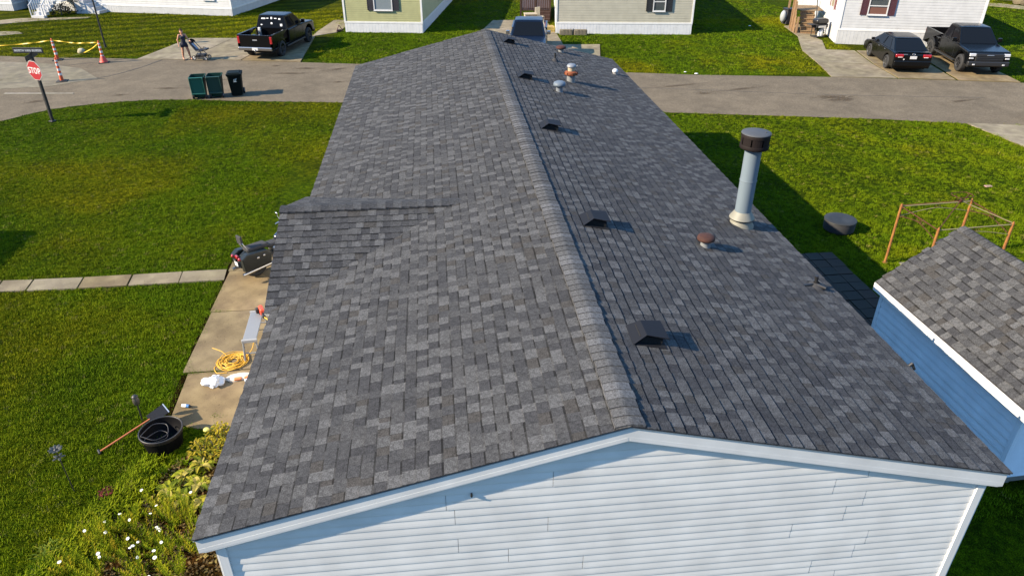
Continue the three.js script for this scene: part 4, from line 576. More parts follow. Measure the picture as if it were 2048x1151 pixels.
function pickup(name, label, cat, pos, ang, o) {
  const g = thing(name, label, cat, pos, -ang * Math.PI / 180);
  const m = o.paint, L0 = -2.85, L1 = 2.85, W = 1.0, R = 0.42, rf = -1.72, ff = 1.98, yb = 0.50, lift = 0.03;
  const ar = [[ff, 0.52]]; ar.cy = R + lift;
  const front = lowerShape([[L1, 0.62], [2.84, 1.02], [2.70, 1.14], [1.35, 1.24], [-0.72, 1.24]], ar, yb, -0.72, L1 - 0.02);
  part(g, 'body', [sideExtrude(front, -W, W, 0.09)], m);
  const br = [[rf, 0.52]]; br.cy = R + lift;
  const bed = lowerShape([[L0, 1.30], [-0.75, 1.30]], br, yb + 0.06, L0, -0.75);
  bed.curves.length; // outline of one bed side
  const sideS = new THREE.Shape(bed.getPoints(12).map((p) => p.clone()));
  part(g, 'bed', [sideExtrude(sideS, -W, -W + 0.12, 0.03), sideExtrude(sideS, W - 0.12, W, 0.03), box(-W + 0.1, W - 0.1, 0.78, 0.84, 0.76, 2.8), box(-W + 0.1, W - 0.1, 0.84, 1.28, 0.74, 0.80), box(-W + 0.1, -W + 0.28, 0.84, 1.0, 1.2, 2.3), box(W - 0.28, W - 0.1, 0.84, 1.0, 1.2, 2.3)], m);
  part(g, 'tailgate', [rbox(-W + 0.12, W - 0.12, 0.66, 1.29, 2.76, 2.86, 0.025)], m);
  part(g, 'underbody', [box(-0.8, 0.8, 0.36, 0.56, -2.6, 2.7)], M.dark);
  cabin(g, m, -0.70, 1.42, 0.93, 1.22, -0.52, 0.62, 0.74, 1.88, [0.1, 0.47, 0.5, 0.92]);
  wheels(g, rf, ff, 1.74, R, 0.28, o.rim || M.matte);
  part(g, 'front_bumper', [rbox(-0.98, 0.98, 0.46, 0.70, -2.96, -2.74, 0.06, 3)], o.bumper || M.black);
  part(g, 'rear_bumper', [rbox(-0.96, 0.96, 0.50, 0.68, 2.80, 2.97, 0.04, 3)], o.rearBumper || M.black);
  part(g, 'grille', [rbox(-0.66, 0.66, 0.70, 1.06, -2.90, -2.82, 0.03), ...[0.78, 0.86, 0.94].map((y) => rbox(-0.62, 0.62, y, y + 0.03, -2.92, -2.88, 0.01, 1))], M.black);
  part(g, 'grille_badge', [rbox(-0.16, 0.16, 0.97, 1.01, -2.935, -2.90, 0.01, 1)], M.steel);
  const lampM = phys([0.45, 0.46, 0.48], 0.2, { clearcoat: 1 });
  for (const s of [-1, 1]) {
    part(g, 'headlight', [rbox(s * 0.80 - 0.15, s * 0.80 + 0.15, 0.92, 1.06, -2.885, -2.70, 0.03), rbox(s * 0.84 - 0.10, s * 0.84 + 0.10, 0.80, 0.86, -2.90, -2.72, 0.02)], lampM);
    part(g, 'fog_light', [rbox(s * 0.70 - 0.06, s * 0.70 + 0.06, 0.52, 0.58, -2.985, -2.94, 0.015)], lampM);
    part(g, 'tail_light', [rbox(s * 0.925 - 0.07, s * 0.925 + 0.07, 0.84, 1.22, 2.74, 2.875, 0.025)], M.tail);
    part(g, 'mirror', [rbox(s * 1.10 - 0.10, s * 1.10 + 0.10, 1.28, 1.48, -1.16, -1.04, 0.035), bar([s * 0.93, 1.3, -1.08], [s * 1.05, 1.34, -1.1], 0.025, 6)], o.mirror || m);
    part(g, 'door_handle', [rbox(s * 0.995 - 0.012, s * 0.995 + 0.02, 1.10, 1.13, -0.28, -0.10, 0.008, 1), rbox(s * 0.995 - 0.012, s * 0.995 + 0.02, 1.10, 1.13, 0.44, 0.60, 0.008, 1)], m);
    part(g, 'door_seam', [box(s * 0.998 - 0.004, s * 0.998 + 0.004, 0.55, 1.22, -1.12, -1.10), box(s * 0.998 - 0.004, s * 0.998 + 0.004, 0.55, 1.22, -0.03, -0.01), box(s * 0.998 - 0.004, s * 0.998 + 0.004, 0.55, 1.22, 0.70, 0.73)], M.dark);
    part(g, 'step_bar', [bar([s * 0.98, 0.40, -1.35], [s * 0.98, 0.40, 1.1], 0.05, 8)], M.black);
  }
  part(g, 'license_plate', [rbox(-0.17, 0.17, 0.52, 0.66, 2.965, 2.985, 0.006, 1)], M.reflect);
  return g;
}
const blackPaint = phys([0.0028, 0.003, 0.0034], 0.22, { specularIntensity: 0.4, clearcoat: 0.05, clearcoatRoughness: 0.06 });
const bluePaint = phys([0.002, 0.004, 0.013], 0.3, { specularIntensity: 0.4, clearcoat: 0.3, clearcoatRoughness: 0.06 });
const greyBlack = phys([0.0032, 0.0034, 0.004], 0.18, { specularIntensity: 0.4, clearcoat: 0.05, clearcoatRoughness: 0.08 });
{
  const g = pickup('pickup_truck', 'black pickup seen from behind with white stickers on its rear window, on the left driveway', 'pickup truck', [-10.62, 0.035, -38.75], 15, { paint: blackPaint, rearBumper: M.chrome, rim: M.black });
  const st = std([0.75, 0.75, 0.75], 0.6); const P = (x, v) => [x * (0.93 - 0.19 * v) / 0.93, 1.22 + 0.66 * v, 0.70 - 0.18 * v];
  for (const [x, v, w, h] of [[-0.55, 0.78, 0.24, 0.06], [-0.26, 0.80, 0.12, 0.04], [0.02, 0.82, 0.09, 0.11], [0.3, 0.80, 0.14, 0.04], [0.58, 0.76, 0.11, 0.08], [0.02, 0.42, 0.09, 0.09], [0.62, 0.30, 0.12, 0.12], [-0.62, 0.30, 0.09, 0.05]]) { const p = P(x, v); const q = part(g, 'window_sticker', new THREE.BoxGeometry(w, h, 0.006), st); q.position.set(p[0], p[1] + 0.008, p[2] + 0.016); q.rotation.x = -0.27; }
  for (const [x, h] of [[-0.62, 0.2], [-0.6, 0.09]]) part(g, 'bed_cargo', [rbox(x - 0.07, x + 0.07, 0.84, 1.12 + h, 0.86, 0.98, 0.02)], h > 0.1 ? M.reflect : M.steel);
  part(g, 'tailgate_badge', [rbox(-0.12, 0.14, 1.0, 1.06, 2.862, 2.868, 0.003, 1)], M.steel);
  part(g, 'trailer_hitch', [bar([0.05, 0.47, 2.7], [0.05, 0.47, 3.12], 0.035, 6), new THREE.SphereGeometry(0.05, 10, 8).translate(0.05, 0.55, 3.08)], M.chrome);
}
pickup('pickup_truck', 'black pickup facing the road beside the white home, right of the sedan', 'pickup truck', [26.13, 0.04, -31.3], 192.4, { paint: greyBlack, rim: M.black });
pickup('pickup_truck', 'dark blue pickup mostly hidden behind the far end of the grey roof', 'pickup truck', [3.46, 0.04, -35.75], 189, { paint: bluePaint, bumper: M.chrome, mirror: M.chrome });
{
  const g = thing('sedan', 'black sedan parked nose-in at the white home showing red tail lights', 'car', [22.62, 0.04, -31.75], -12.5 * Math.PI / 180);
  const m = phys([0.0032, 0.0035, 0.004], 0.2, { specularIntensity: 0.4, clearcoat: 0.06, clearcoatRoughness: 0.05 }), W = 0.91, R = 0.335;
  const ar = [[-1.40, 0.40], [1.36, 0.40]]; ar.cy = R;
  const body = lowerShape([[2.42, 0.42], [2.40, 0.62], [2.15, 0.76], [1.15, 0.94], [-1.75, 1.0], [-2.30, 0.98], [-2.42, 0.86], [-2.44, 0.5]], ar, 0.24, -2.38, 2.36);
  part(g, 'body', [sideExtrude(body, -W, W, 0.07)], m);
  part(g, 'underbody', [box(-0.75, 0.75, 0.16, 0.3, -2.2, 2.2)], M.dark);
  cabin(g, m, -2.0, 1.28, 0.84, 0.96, -1.16, 0.42, 0.64, 1.44, [0.16, 0.50, 0.53, 0.92]);
  wheels(g, -1.40, 1.36, 1.62, R, 0.22, std([0.06, 0.06, 0.062], 0.4, { metalness: 0.6 }), 10);
  part(g, 'trunk_lid', [rbox(-0.74, 0.74, 0.985, 1.015, 2.03, 2.36, 0.014, 2)], m);
  for (const s of [-1, 1]) { part(g, 'tail_light', [rbox(s * 0.66 - 0.20, s * 0.66 + 0.20, 0.77, 0.92, 2.34, 2.452, 0.035, 3)], M.tail); part(g, 'reverse_light', [rbox(s * 0.62 - 0.12, s * 0.62 + 0.10, 0.76, 0.80, 2.40, 2.458, 0.012, 1)], std([0.6, 0.5, 0.48], 0.3)); part(g, 'mirror', [rbox(s * 0.98 - 0.08, s * 0.98 + 0.08, 0.98, 1.1, -0.95, -0.85, 0.03)], m); part(g, 'headlight', [rbox(s * 0.66 - 0.16, s * 0.66 + 0.16, 0.60, 0.72, -2.42, -2.2, 0.03)], M.steel); part(g, 'door_seam', [box(s * 0.908 - 0.004, s * 0.908 + 0.006, 0.34, 0.95, -0.95, -0.94), box(s * 0.908 - 0.004, s * 0.908 + 0.006, 0.34, 0.95, 0.09, 0.1), box(s * 0.908 - 0.004, s * 0.908 + 0.006, 0.5, 0.97, 0.98, 0.99)], M.dark); part(g, 'door_handle', [rbox(s * 0.91 - 0.01, s * 0.91 + 0.018, 0.84, 0.865, -0.1, 0.04, 0.008, 1), rbox(s * 0.91 - 0.01, s * 0.91 + 0.018, 0.86, 0.885, 0.82, 0.95, 0.008, 1)], M.steel); }
  part(g, 'rear_bumper', [rbox(-0.88, 0.88, 0.34, 0.62, 2.34, 2.50, 0.06, 3)], m);
  part(g, 'license_plate', [rbox(-0.16, 0.16, 0.70, 0.84, 2.45, 2.47, 0.006, 1)], M.reflect);
  part(g, 'trunk_badge', [new THREE.TorusGeometry(0.05, 0.01, 8, 18).scale(1.3, 0.8, 1).translate(0, 0.92, 2.43), rbox(-0.5, -0.3, 0.90, 0.93, 2.42, 2.435, 0.004, 1)], M.steel);
  part(g, 'window_sticker', [new THREE.CylinderGeometry(0.035, 0.035, 0.006, 12).rotateX(Math.PI / 2).translate(-0.44, 0.68, 2.452)], M.reflect);
}
{ // touring motorcycle, forward -z, origin below the rear axle
  const g = thing('motorcycle', 'dark grey-green touring motorcycle with chrome exhaust, half hidden by the entry gable', 'motorcycle', [-6.62, 0.035, -11.45], -52 * Math.PI / 180);
  const lean = sub(g, 'frame'); lean.name = 'chassis'; lean.rotation.z = 0.10;
  const olive = phys([0.011, 0.013, 0.012], 0.3, { specularIntensity: 0.5, clearcoat: 0.1 }), R = 0.32;
  const wheel = (f) => { const w = sub(g, 'wheel', [0, R, -f]); w.rotation.z = 0.10; part(w, 'tyre', [new THREE.TorusGeometry(R - 0.07, 0.07, 12, 28).rotateY(Math.PI / 2)], M.rubber); part(w, 'rim', [new THREE.TorusGeometry(R - 0.13, 0.018, 8, 24).rotateY(Math.PI / 2), ...[0, 1, 2, 3, 4].map((i) => bar([0, 0, 0], [0, (R - 0.14) * Math.cos(i * 1.257), (R - 0.14) * Math.sin(i * 1.257)], 0.02, 6))], M.chrome); };
  wheel(0); wheel(1.6);
  part(lean, 'frame_tube', [tube([[0, 0.34, 0], [0, 0.5, -0.5], [0, 0.35, -0.75], [0, 0.45, -1.1], [0, 0.85, -1.25]], 0.04, 24, 6)], M.black);
  part(lean, 'engine', [rbox(-0.17, 0.17, 0.28, 0.68, -0.95, -0.5, 0.06, 3)], M.steel);
  part(lean, 'rear_fender', [tube([[0, 0.36, 0.38], [0, 0.58, 0.26], [0, 0.69, 0], [0, 0.66, -0.3]], 0.10, 18, 10)], olive);
  for (const s of [-1, 1]) { part(lean, 'saddlebag', [uvBox(new THREE.ExtrudeGeometry(new THREE.Shape([[-0.36, 0.34], [0.30, 0.38], [0.34, 0.62], [0.24, 0.70], [-0.26, 0.72], [-0.38, 0.64]].map((p) => new THREE.Vector2(...p))), { depth: 0.15, bevelEnabled: true, bevelThickness: 0.03, bevelSize: 0.03, bevelSegments: 3 }).rotateY(Math.PI / 2).translate(s * 0.25 - 0.075, 0, 0))], olive); part(lean, 'bag_latch', [rbox(s * 0.37 - 0.01, s * 0.37 + 0.02, 0.58, 0.62, -0.02, 0.05, 0.008, 1), rbox(s * 0.37 - 0.01, s * 0.37 + 0.02, 0.6, 0.64, -0.18, -0.12, 0.008, 1)], M.chrome); part(lean, 'exhaust', [bar([s * 0.30, 0.25, 0.46], [s * 0.27, 0.33, -0.62], 0.042, 12), tube([[s * 0.27, 0.33, -0.6], [s * 0.24, 0.34, -0.8], [s * 0.14, 0.45, -0.86]], 0.035, 12, 8)], M.chrome); part(lean, 'turn_signal', [new THREE.SphereGeometry(0.045, 12, 8).translate(s * 0.2, 0.64, 0.42)], M.tail); }
  part(lean, 'tail_light', [rbox(-0.07, 0.07, 0.60, 0.70, 0.36, 0.43, 0.03, 3)], M.tail); part(lean, 'license_plate', [rbox(-0.09, 0.09, 0.43, 0.54, 0.44, 0.455, 0.005, 1)], M.reflect); part(lean, 'rear_bracket', [bar([-0.25, 0.62, 0.38], [0.25, 0.62, 0.38], 0.02, 8), rbox(-0.14, -0.09, 0.38, 0.58, 0.40, 0.44, 0.01, 1)], M.chrome);
  part(lean, 'seat', [rbox(-0.17, 0.17, 0.70, 0.82, -0.42, 0.16, 0.055, 4), rbox(-0.16, 0.16, 0.66, 0.76, -0.75, -0.38, 0.045, 4)], M.matte);
  part(lean, 'backrest_bar', [tube([[-0.14, 0.66, 0.1], [-0.15, 0.95, 0.22], [0, 1.06, 0.25], [0.15, 0.95, 0.22], [0.14, 0.66, 0.1]], 0.014, 24, 6)], M.chrome); part(lean, 'backrest', [rbox(-0.13, 0.13, 0.95, 1.17, 0.2, 0.26, 0.028, 4)], M.matte);
  part(lean, 'tank', [new THREE.SphereGeometry(0.2, 18, 12).scale(0.85, 0.7, 1.5).translate(0, 0.82, -0.95)], phys([0.012, 0.015, 0.03], 0.2, { clearcoat: 1 }));
  part(lean, 'handlebar', [tube([[-0.40, 1.02, -0.95], [-0.30, 1.08, -1.1], [0, 1.02, -1.22], [0.30, 1.08, -1.1], [0.40, 1.02, -0.95]], 0.016, 24, 6)], M.chrome);
  for (const s of [-1, 1]) part(lean, 'mirror', [bar([s * 0.34, 1.06, -1.08], [s * 0.42, 1.24, -1.05], 0.008, 5), new THREE.SphereGeometry(0.07, 12, 8).scale(1, 0.7, 0.3).translate(s * 0.44, 1.27, -1.05)], M.chrome);
  part(lean, 'headlight', [new THREE.SphereGeometry(0.12, 16, 10).translate(0, 0.95, -1.38)], M.chrome); part(lean, 'fork', [bar([-0.1, 1.0, -1.22], [-0.1, 0.32, -1.6], 0.028, 8), bar([0.1, 1.0, -1.22], [0.1, 0.32, -1.6], 0.028, 8)], M.chrome);
  part(lean, 'front_fender', [tube([[0, 0.5, -1.3], [0, 0.68, -1.55], [0, 0.6, -1.85]], 0.09, 14, 10)], olive); part(lean, 'windscreen', [rbox(-0.24, 0.24, 1.06, 1.4, -1.36, -1.345, 0.006, 1).rotateX(0)], M.glass);
}
{ // corner of a vehicle wheel at the right image edge
  const g = thing('hand_cart', 'dark wheel of something parked on the driveway apron at the right edge', 'cart', [22.55, 0.035, -21.1], 0.2);
  part(g, 'wheel', [new THREE.TorusGeometry(0.2, 0.07, 10, 20).translate(0, 0.27, 0)], M.rubber); part(g, 'tray', [rbox(0.05, 1.2, 0.35, 0.6, -0.35, 0.35, 0.04)], M.matte); part(g, 'wheel', [new THREE.TorusGeometry(0.2, 0.07, 10, 20).translate(1.1, 0.27, 0)], M.rubber);
}
// ---------------------------------------------------------------- street furniture and small things
const font = await new FontLoader().loadAsync('fonts/droid/droid_sans_bold.typeface.json');
function textGeo(s, size, depth = 0.004) { const g = new TextGeometry(s, { font, size, depth, curveSegments: 6 }); g.computeBoundingBox(); const b = g.boundingBox; return g.translate(-(b.max.x + b.min.x) / 2, -(b.max.y + b.min.y) / 2, 0); }
{
  const g = thing('stop_sign', 'red stop sign on a black pole with two black street name blades on top', 'street sign', [-17.68, 0, -25.76], -0.52);
  part(g, 'pole', [rbox(-0.05, 0.05, -0.1, 2.62, -0.05, 0.05, 0.008, 1), rbox(-0.11, 0.11, 0, 0.05, -0.11, 0.11, 0.012, 1)], M.black);
  const oct = (r) => new THREE.Shape(Array.from({ length: 8 }, (_, i) => new THREE.Vector2(r * Math.cos((i + 0.5) * Math.PI / 4), r * Math.sin((i + 0.5) * Math.PI / 4))));
  const E = (r, d, z) => new THREE.ExtrudeGeometry(oct(r), { depth: d, bevelEnabled: false }).translate(0, 2.1, z);
  const plate = part(g, 'sign_plate', [E(0.405, 0.008, 0.06)], std([0.42, 0.41, 0.41], 0.5));
  part(plate, 'sign_face', [E(0.385, 0.004, 0.0685)], std([0.27, 0.008, 0.014], 0.5));
  part(plate, 'sign_text', [textGeo('STOP', 0.21).scale(1.0, 1.15, 1).translate(0, 2.1, 0.073)], std([0.5, 0.5, 0.5], 0.5));
  const b1 = part(g, 'name_blade', [rbox(-0.60, 0.60, -0.11, 0.11, -0.012, 0.012, 0.01, 1)], std([0.008, 0.011, 0.012], 0.5)); b1.position.set(-0.1, 2.86, 0); b1.rotation.y = 0.40;
  part(b1, 'blade_text', [textGeo('NORTH VAN BUREN', 0.085).translate(0, 0, 0.013)], std([0.45, 0.47, 0.48], 0.5));
  const b2 = part(g, 'name_blade', [rbox(-0.62, 0.62, -0.1, 0.1, -0.012, 0.012, 0.01, 1)], std([0.008, 0.011, 0.012], 0.5)); b2.position.set(0, 2.66, 0); b2.rotation.y = -0.95;
  part(g, 'bracket', [cyl(0, 2.6, 2.76, 0, 0.04), cyl(0, 2.76, 2.8, 0, 0.05)], M.black);
}
const post0 = (label, x, z, s = 1) => {
  const g = thing('traffic_post', label, 'traffic post', [x, 0.014, z], 0.2, 'orange traffic posts around the taped corner');
  part(g, 'base', [new THREE.CylinderGeometry(0.2, 0.23, 0.06, 8).translate(0, 0.03, 0), rbox(-0.24, 0.24, 0, 0.035, -0.24, 0.24, 0.012, 1)], M.rubber);
  const r = (y) => 0.088 - 0.036 * y / 1.08;
  const seg = (y0, y1, e = 0) => lathe([[r(y0) + e, y0], [r(y1) + e, y1]], 18);
  part(g, 'tube', [seg(0.05, 1.03), lathe([[r(1.03), 1.03], [0.05, 1.05], [0.03, 1.06], [0.03, 1.09], [0.045, 1.1], [0.045, 1.13], [0, 1.14]], 18)], M.orange);
  for (const y of [0.30, 0.52, 0.76, 0.95]) part(g, 'band', [seg(y, y + (y > 0.9 ? 0.07 : 0.11), 0.0025)], M.reflect);
  return g;
};
post0('orange and white traffic post standing nearest, on the asphalt behind the stop sign', -20.07, -32.49);
post0('orange and white traffic post farthest back at the grass edge, tape tied to its top', -22.26, -37.25);
{ const g = post0('orange and white traffic post with a wide red foot, right one by the grass edge', -19.51, -36.35); part(g, 'cone_foot', [lathe([[0.22, 0.05], [0.17, 0.12], [0.11, 0.32], [0.09, 0.36]], 18)], std([0.5, 0.05, 0.03], 0.6)); }
{ // caution tape
  const ribbon = (pts, n = 40, w = 0.05) => { const c = new THREE.CatmullRomCurve3(pts.map((p) => V(...p)), false, 'catmullrom', 0.3), q = []; for (let i = 0; i < n; i++) { const a = c.getPoint(i / n), b = c.getPoint((i + 1) / n), t0 = 0.5 * Math.sin(i * 0.7), t1 = 0.5 * Math.sin((i + 1) * 0.7); const o = (p, t, s) => [p.x, p.y + s * w / 2 * Math.cos(t), p.z + s * w / 2 * Math.sin(t)]; q.push([o(a, t0, -1), o(b, t1, -1), o(b, t1, 1), o(a, t0, 1)]); } return quads(q); };
  single('caution_tape', 'yellow caution tape strung between the orange posts and trailing to the grass', 'tape', [ribbon([[-30, 0.9, -38.6], [-26.2, 0.62, -38.3], [-23.6, 0.86, -37.6], [-22.26, 1.06, -37.25]]), ribbon([[-22.26, 1.06, -37.25], [-20.9, 0.97, -36.8], [-19.51, 1.06, -36.35]]), ribbon([[-19.51, 1.05, -36.35], [-20.4, 0.55, -37.5], [-21.35, 0.12, -38.4], [-22.0, 0.05, -37.9], [-22.6, 0.03, -37.5]])], M.yellow);
}
single('sandbag', 'pale lump holding down the yellow tape on the grass', 'sandbag', (() => { const g = new THREE.SphereGeometry(0.16, 18, 12); const p = g.attributes.position; for (let i = 0; i < p.count; i++) { const n = 1 + 0.5 * (vnoise(p.getX(i) * 12 + 4, p.getY(i) * 12 + p.getZ(i) * 9, 91) - 0.5); p.setXYZ(i, p.getX(i) * n * 1.2, p.getY(i) * n, p.getZ(i) * n); } g.computeVertexNormals(); return g.translate(-21.55, 0.14, -38.7); })(), std([0.30, 0.27, 0.18], 0.9));
{ const g = thing('lamp_post', 'thin black lamp post rising out of the top of the picture at the left', 'lamp post', [-20.81, 0, -40.16]); part(g, 'pole', [bar([0, -0.1, 0], [0, 3.0, 0], 0.045, 12), cyl(0, 0, 0.25, 0, 0.07, 0.055)], M.black); part(g, 'lantern', [lathe([[0.06, 3.0], [0.13, 3.05], [0.16, 3.3], [0.19, 3.32], [0.08, 3.45], [0, 3.5]], 12)], M.black); }

// wheelie bins, built once; front face towards +z
function wheelieBin(name, label, x, z, ry, open, body, lidM) {
  const g = thing(name, label, 'wheelie bin', [x, 0.014, z], ry, 'green wheelie bins at the road edge');
  const S = [[0.05, 0.235, 0.26], [0.95, 0.30, 0.345]];
  const ring = (y) => { const t = (y - 0.05) / 0.9, w = 0.235 + 0.065 * t, d = 0.26 + 0.085 * t, c = 0.06; return [[-w + c, y, d], [w - c, y, d], [w, y, d - c], [w, y, -d + c], [w - c, y, -d], [-w + c, y, -d], [-w, y, -d + c], [-w, y, d - c]]; };
  const a = ring(0.05), b = ring(0.95), q = []; for (let i = 0; i < 8; i++) { const j = (i + 1) % 8; q.push([a[i], a[j], b[j], b[i]]); } q.push([a[0], a[1], a[2], a[3]], [a[0], a[3], a[4], a[7]], [a[4], a[5], a[6], a[7]]);
  part(g, 'body', [quads(q)], body);
  const rim = ring(0.95).map(([x2, y, z2]) => [x2 * 1.05, y, z2 * 1.05]); part(g, 'rim', [tube(rim, 0.022, 48, 6, true)], body);
  for (const s of [-1, 1]) { const w = sub(g, 'wheel', [s * 0.27, 0.13, open ? 0.27 : -0.27]); part(w, 'tyre', [new THREE.CylinderGeometry(0.13, 0.13, 0.06, 18).rotateZ(Math.PI / 2)], M.rubber); part(w, 'hub', [new THREE.CylinderGeometry(0.05, 0.05, 0.066, 12).rotateZ(Math.PI / 2)], std([0.3, 0.3, 0.3], 0.6)); }
  const zh = open ? 0.36 : -0.36; part(g, 'handle', [tube([[-0.2, 0.93, zh], [-0.2, 0.95, zh * 1.22], [0.2, 0.95, zh * 1.22], [0.2, 0.93, zh]], 0.018, 18, 6)], body);
  if (open) { // lid thrown back, hanging down the handle side: shallow tray
    const l = sub(g, 'lid', [0, 0.97, 0.40], [0.10, 0, 0]); const L = 0.74, W = 0.30;
    part(l, 'lid_panel', [rbox(-W + 0.02, W - 0.02, -L, 0, 0.0, 0.025, 0.012, 2)], lidM);
    part(l, 'lid_rim', [rbox(-W, -W + 0.035, -L, 0, 0.0, 0.085, 0.016, 2), rbox(W - 0.035, W, -L, 0, 0.0, 0.085, 0.016, 2), rbox(-W, W, -L - 0.02, -L + 0.05, 0.0, 0.10, 0.02, 2), rbox(-W, W, -0.03, 0.02, 0.0, 0.07, 0.016, 2)], lidM);
  } else part(g, 'lid', [rbox(-0.33, 0.33, 0.965, 1.03, -0.38, 0.39, 0.03, 3), rbox(-0.26, 0.26, 1.02, 1.06, -0.3, 0.3, 0.03, 3)], lidM);
  return g;
}
const binG = phys([0.0055, 0.031, 0.024], 0.6, { specularIntensity: 0.25 }), binL = std([0.008, 0.085, 0.062], 0.5), binD = phys([0.003, 0.006, 0.0055], 0.6, { specularIntensity: 0.2 });
wheelieBin('wheelie_bin', 'green wheelie bin at the left end of the row, lighter lid hanging open', -12.5, -28.85, 0.10, true, binG, binL);
wheelieBin('wheelie_bin', 'dark green wheelie bin in the middle of the row, lid hanging open', -11.78, -28.95, 0.08, true, binG, std([0.006, 0.036, 0.028], 0.55));
{ const g = wheelieBin('wheelie_bin', 'nearly black closed wheelie bin with a white mark, right end of the row', -10.92, -29.08, 0.12, false, binD, binD);
  part(g, 'logo', [new THREE.RingGeometry(0.03, 0.05, 16).translate(0.02, 0.74, 0.334), box(-0.05, 0.09, 0.66, 0.68, 0.328, 0.334), new THREE.ShapeGeometry(new THREE.Shape([[0.05, 0.76], [0.10, 0.84], [0.10, 0.77]].map((p) => new THREE.Vector2(...p)))).translate(0, 0, 0.337)], std([0.5, 0.55, 0.55], 0.6)); }

// stroller
{
  const g = thing('stroller', 'black folding baby stroller held by the woman on the driveway', 'stroller', [-14.40, 0.035, -36.42], -0.16);
  const fr = M.black, s = [-0.22, 0.22];                               // forward is +x, handle towards -x
  for (const z of s) { part(g, 'frame_tube', [bar([-0.42, 0.98, z], [0.30, 0.16, z], 0.016, 6), bar([-0.30, 0.14, z], [0.12, 0.62, z], 0.016, 6), bar([-0.3, 0.14, z], [0.3, 0.16, z], 0.014, 6), bar([0.12, 0.62, z], [0.34, 0.54, z], 0.014, 6)], fr); for (const [x, r] of [[-0.32, 0.13], [0.32, 0.11]]) { const w = sub(g, 'wheel', [x, r, z * 1.12]); part(w, 'tyre', [new THREE.TorusGeometry(r - 0.02, 0.02, 8, 20)], M.rubber); part(w, 'rim', [new THREE.TorusGeometry(r * 0.45, 0.012, 6, 16), bar([-r * 0.8, 0, 0], [r * 0.8, 0, 0], 0.008, 5), bar([0, -r * 0.8, 0], [0, r * 0.8, 0], 0.008, 5)], M.steel); } }
  part(g, 'handle', [bar([-0.42, 0.98, -0.22], [-0.42, 0.98, 0.22], 0.02, 8)], fr);
  part(g, 'seat', [rbox(-0.18, 0.18, 0.46, 0.52, -0.2, 0.2, 0.025, 2), rbox(-0.03, 0.03, 0, 0.56, -0.2, 0.2, 0.028, 2).rotateZ(0.62).translate(-0.16, 0.48, 0)], std([0.03, 0.032, 0.04], 0.85));
  part(g, 'seat_liner', [rbox(-0.01, 0.012, 0.06, 0.44, -0.1, 0.1, 0.01, 1).rotateZ(0.62).translate(-0.125, 0.5, 0)], std([0.32, 0.33, 0.38], 0.8));
  part(g, 'canopy', [new THREE.SphereGeometry(0.25, 16, 10, 0, Math.PI, 0.2, 1.2).rotateX(-Math.PI / 2).scale(0.7, 1, 0.85).rotateZ(0.5).translate(-0.34, 0.86, 0)], M.matte);
  part(g, 'basket', [rbox(-0.26, 0.24, 0.15, 0.30, -0.18, 0.18, 0.03, 2)], M.black); part(g, 'tray', [rbox(0.20, 0.42, 0.53, 0.60, -0.2, 0.2, 0.03, 2)], fr);
}

// gazebo frame without its cover
{
  const g = thing('gazebo_frame', 'bare rusty gazebo frame standing on the lawn behind the shed', 'gazebo', [9.88, 0, -10.44], 0.06);
  const W = 2.0, D = 1.42, H = 1.66, R2 = 2.02, c = [W / 2, R2, D / 2], m = std([0.75, 0.95, 0.6], 0.85, { map: T.rust }), m2 = std([0.20, 0.115, 0.06], 0.8, { map: T.rust }), beam = std([0.20, 0.165, 0.075], 0.75);
  const C = [[0, 0], [W, 0], [W, D], [0, D]];
  for (const [x, z] of C) part(g, 'post', [bar([x, 0, z], [x, H, z], 0.034, 10), cyl(0, 0, 0.03, 0, 0.06).translate(x, 0, z), cyl(0, H, H + 0.05, 0, 0.028, 0.01).translate(x, 0, z)], m);
  for (let i = 0; i < 4; i++) { const a = C[i], b = C[(i + 1) % 4]; part(g, 'beam', [bar([a[0], H - 0.03, a[1]], [b[0], H - 0.03, b[1]], 0.014, 6)], i % 2 ? m2 : beam); part(g, 'lower_beam', [tube([[a[0], H - 0.30, a[1]], [(a[0] * 3 + b[0]) / 4, H - 0.20, (a[1] * 3 + b[1]) / 4], [(a[0] + b[0]) / 2, H - 0.14, (a[1] + b[1]) / 2], [(a[0] + 3 * b[0]) / 4, H - 0.20, (a[1] + 3 * b[1]) / 4], [b[0], H - 0.30, b[1]]], 0.010, 24, 5)], i % 2 ? m2 : beam);
    const mid = [(a[0] + b[0]) / 2, (a[1] + b[1]) / 2]; part(g, 'scroll', [new THREE.TorusGeometry(0.045, 0.007, 6, 16).rotateY(i % 2 ? Math.PI / 2 : 0).translate(mid[0], H - 0.085, mid[1]), new THREE.TorusGeometry(0.03, 0.006, 6, 16).rotateY(i % 2 ? Math.PI / 2 : 0).translate(mid[0] + (i % 2 ? 0 : 0.09), H - 0.09, mid[1] + (i % 2 ? 0.09 : 0))], m2);
    part(g, 'rafter', [bar([a[0], H, a[1]], c, 0.011, 6)], i === 2 ? beam : m2); }
  part(g, 'hub', [new THREE.SphereGeometry(0.05, 12, 8).translate(...c), ...[[-0.18, 0], [0.18, 0]].map(([x]) => bar([c[0] + x, R2 + 0.16, c[2]], [c[0] + x * 0.4, R2, c[2]], 0.009, 5)), tube([[c[0] - 0.2, R2 + 0.15, c[2] - 0.14], [c[0] + 0.2, R2 + 0.15, c[2] - 0.14], [c[0] + 0.2, R2 + 0.15, c[2] + 0.14], [c[0] - 0.2, R2 + 0.15, c[2] + 0.14]], 0.009, 30, 5, true)], m2);
}
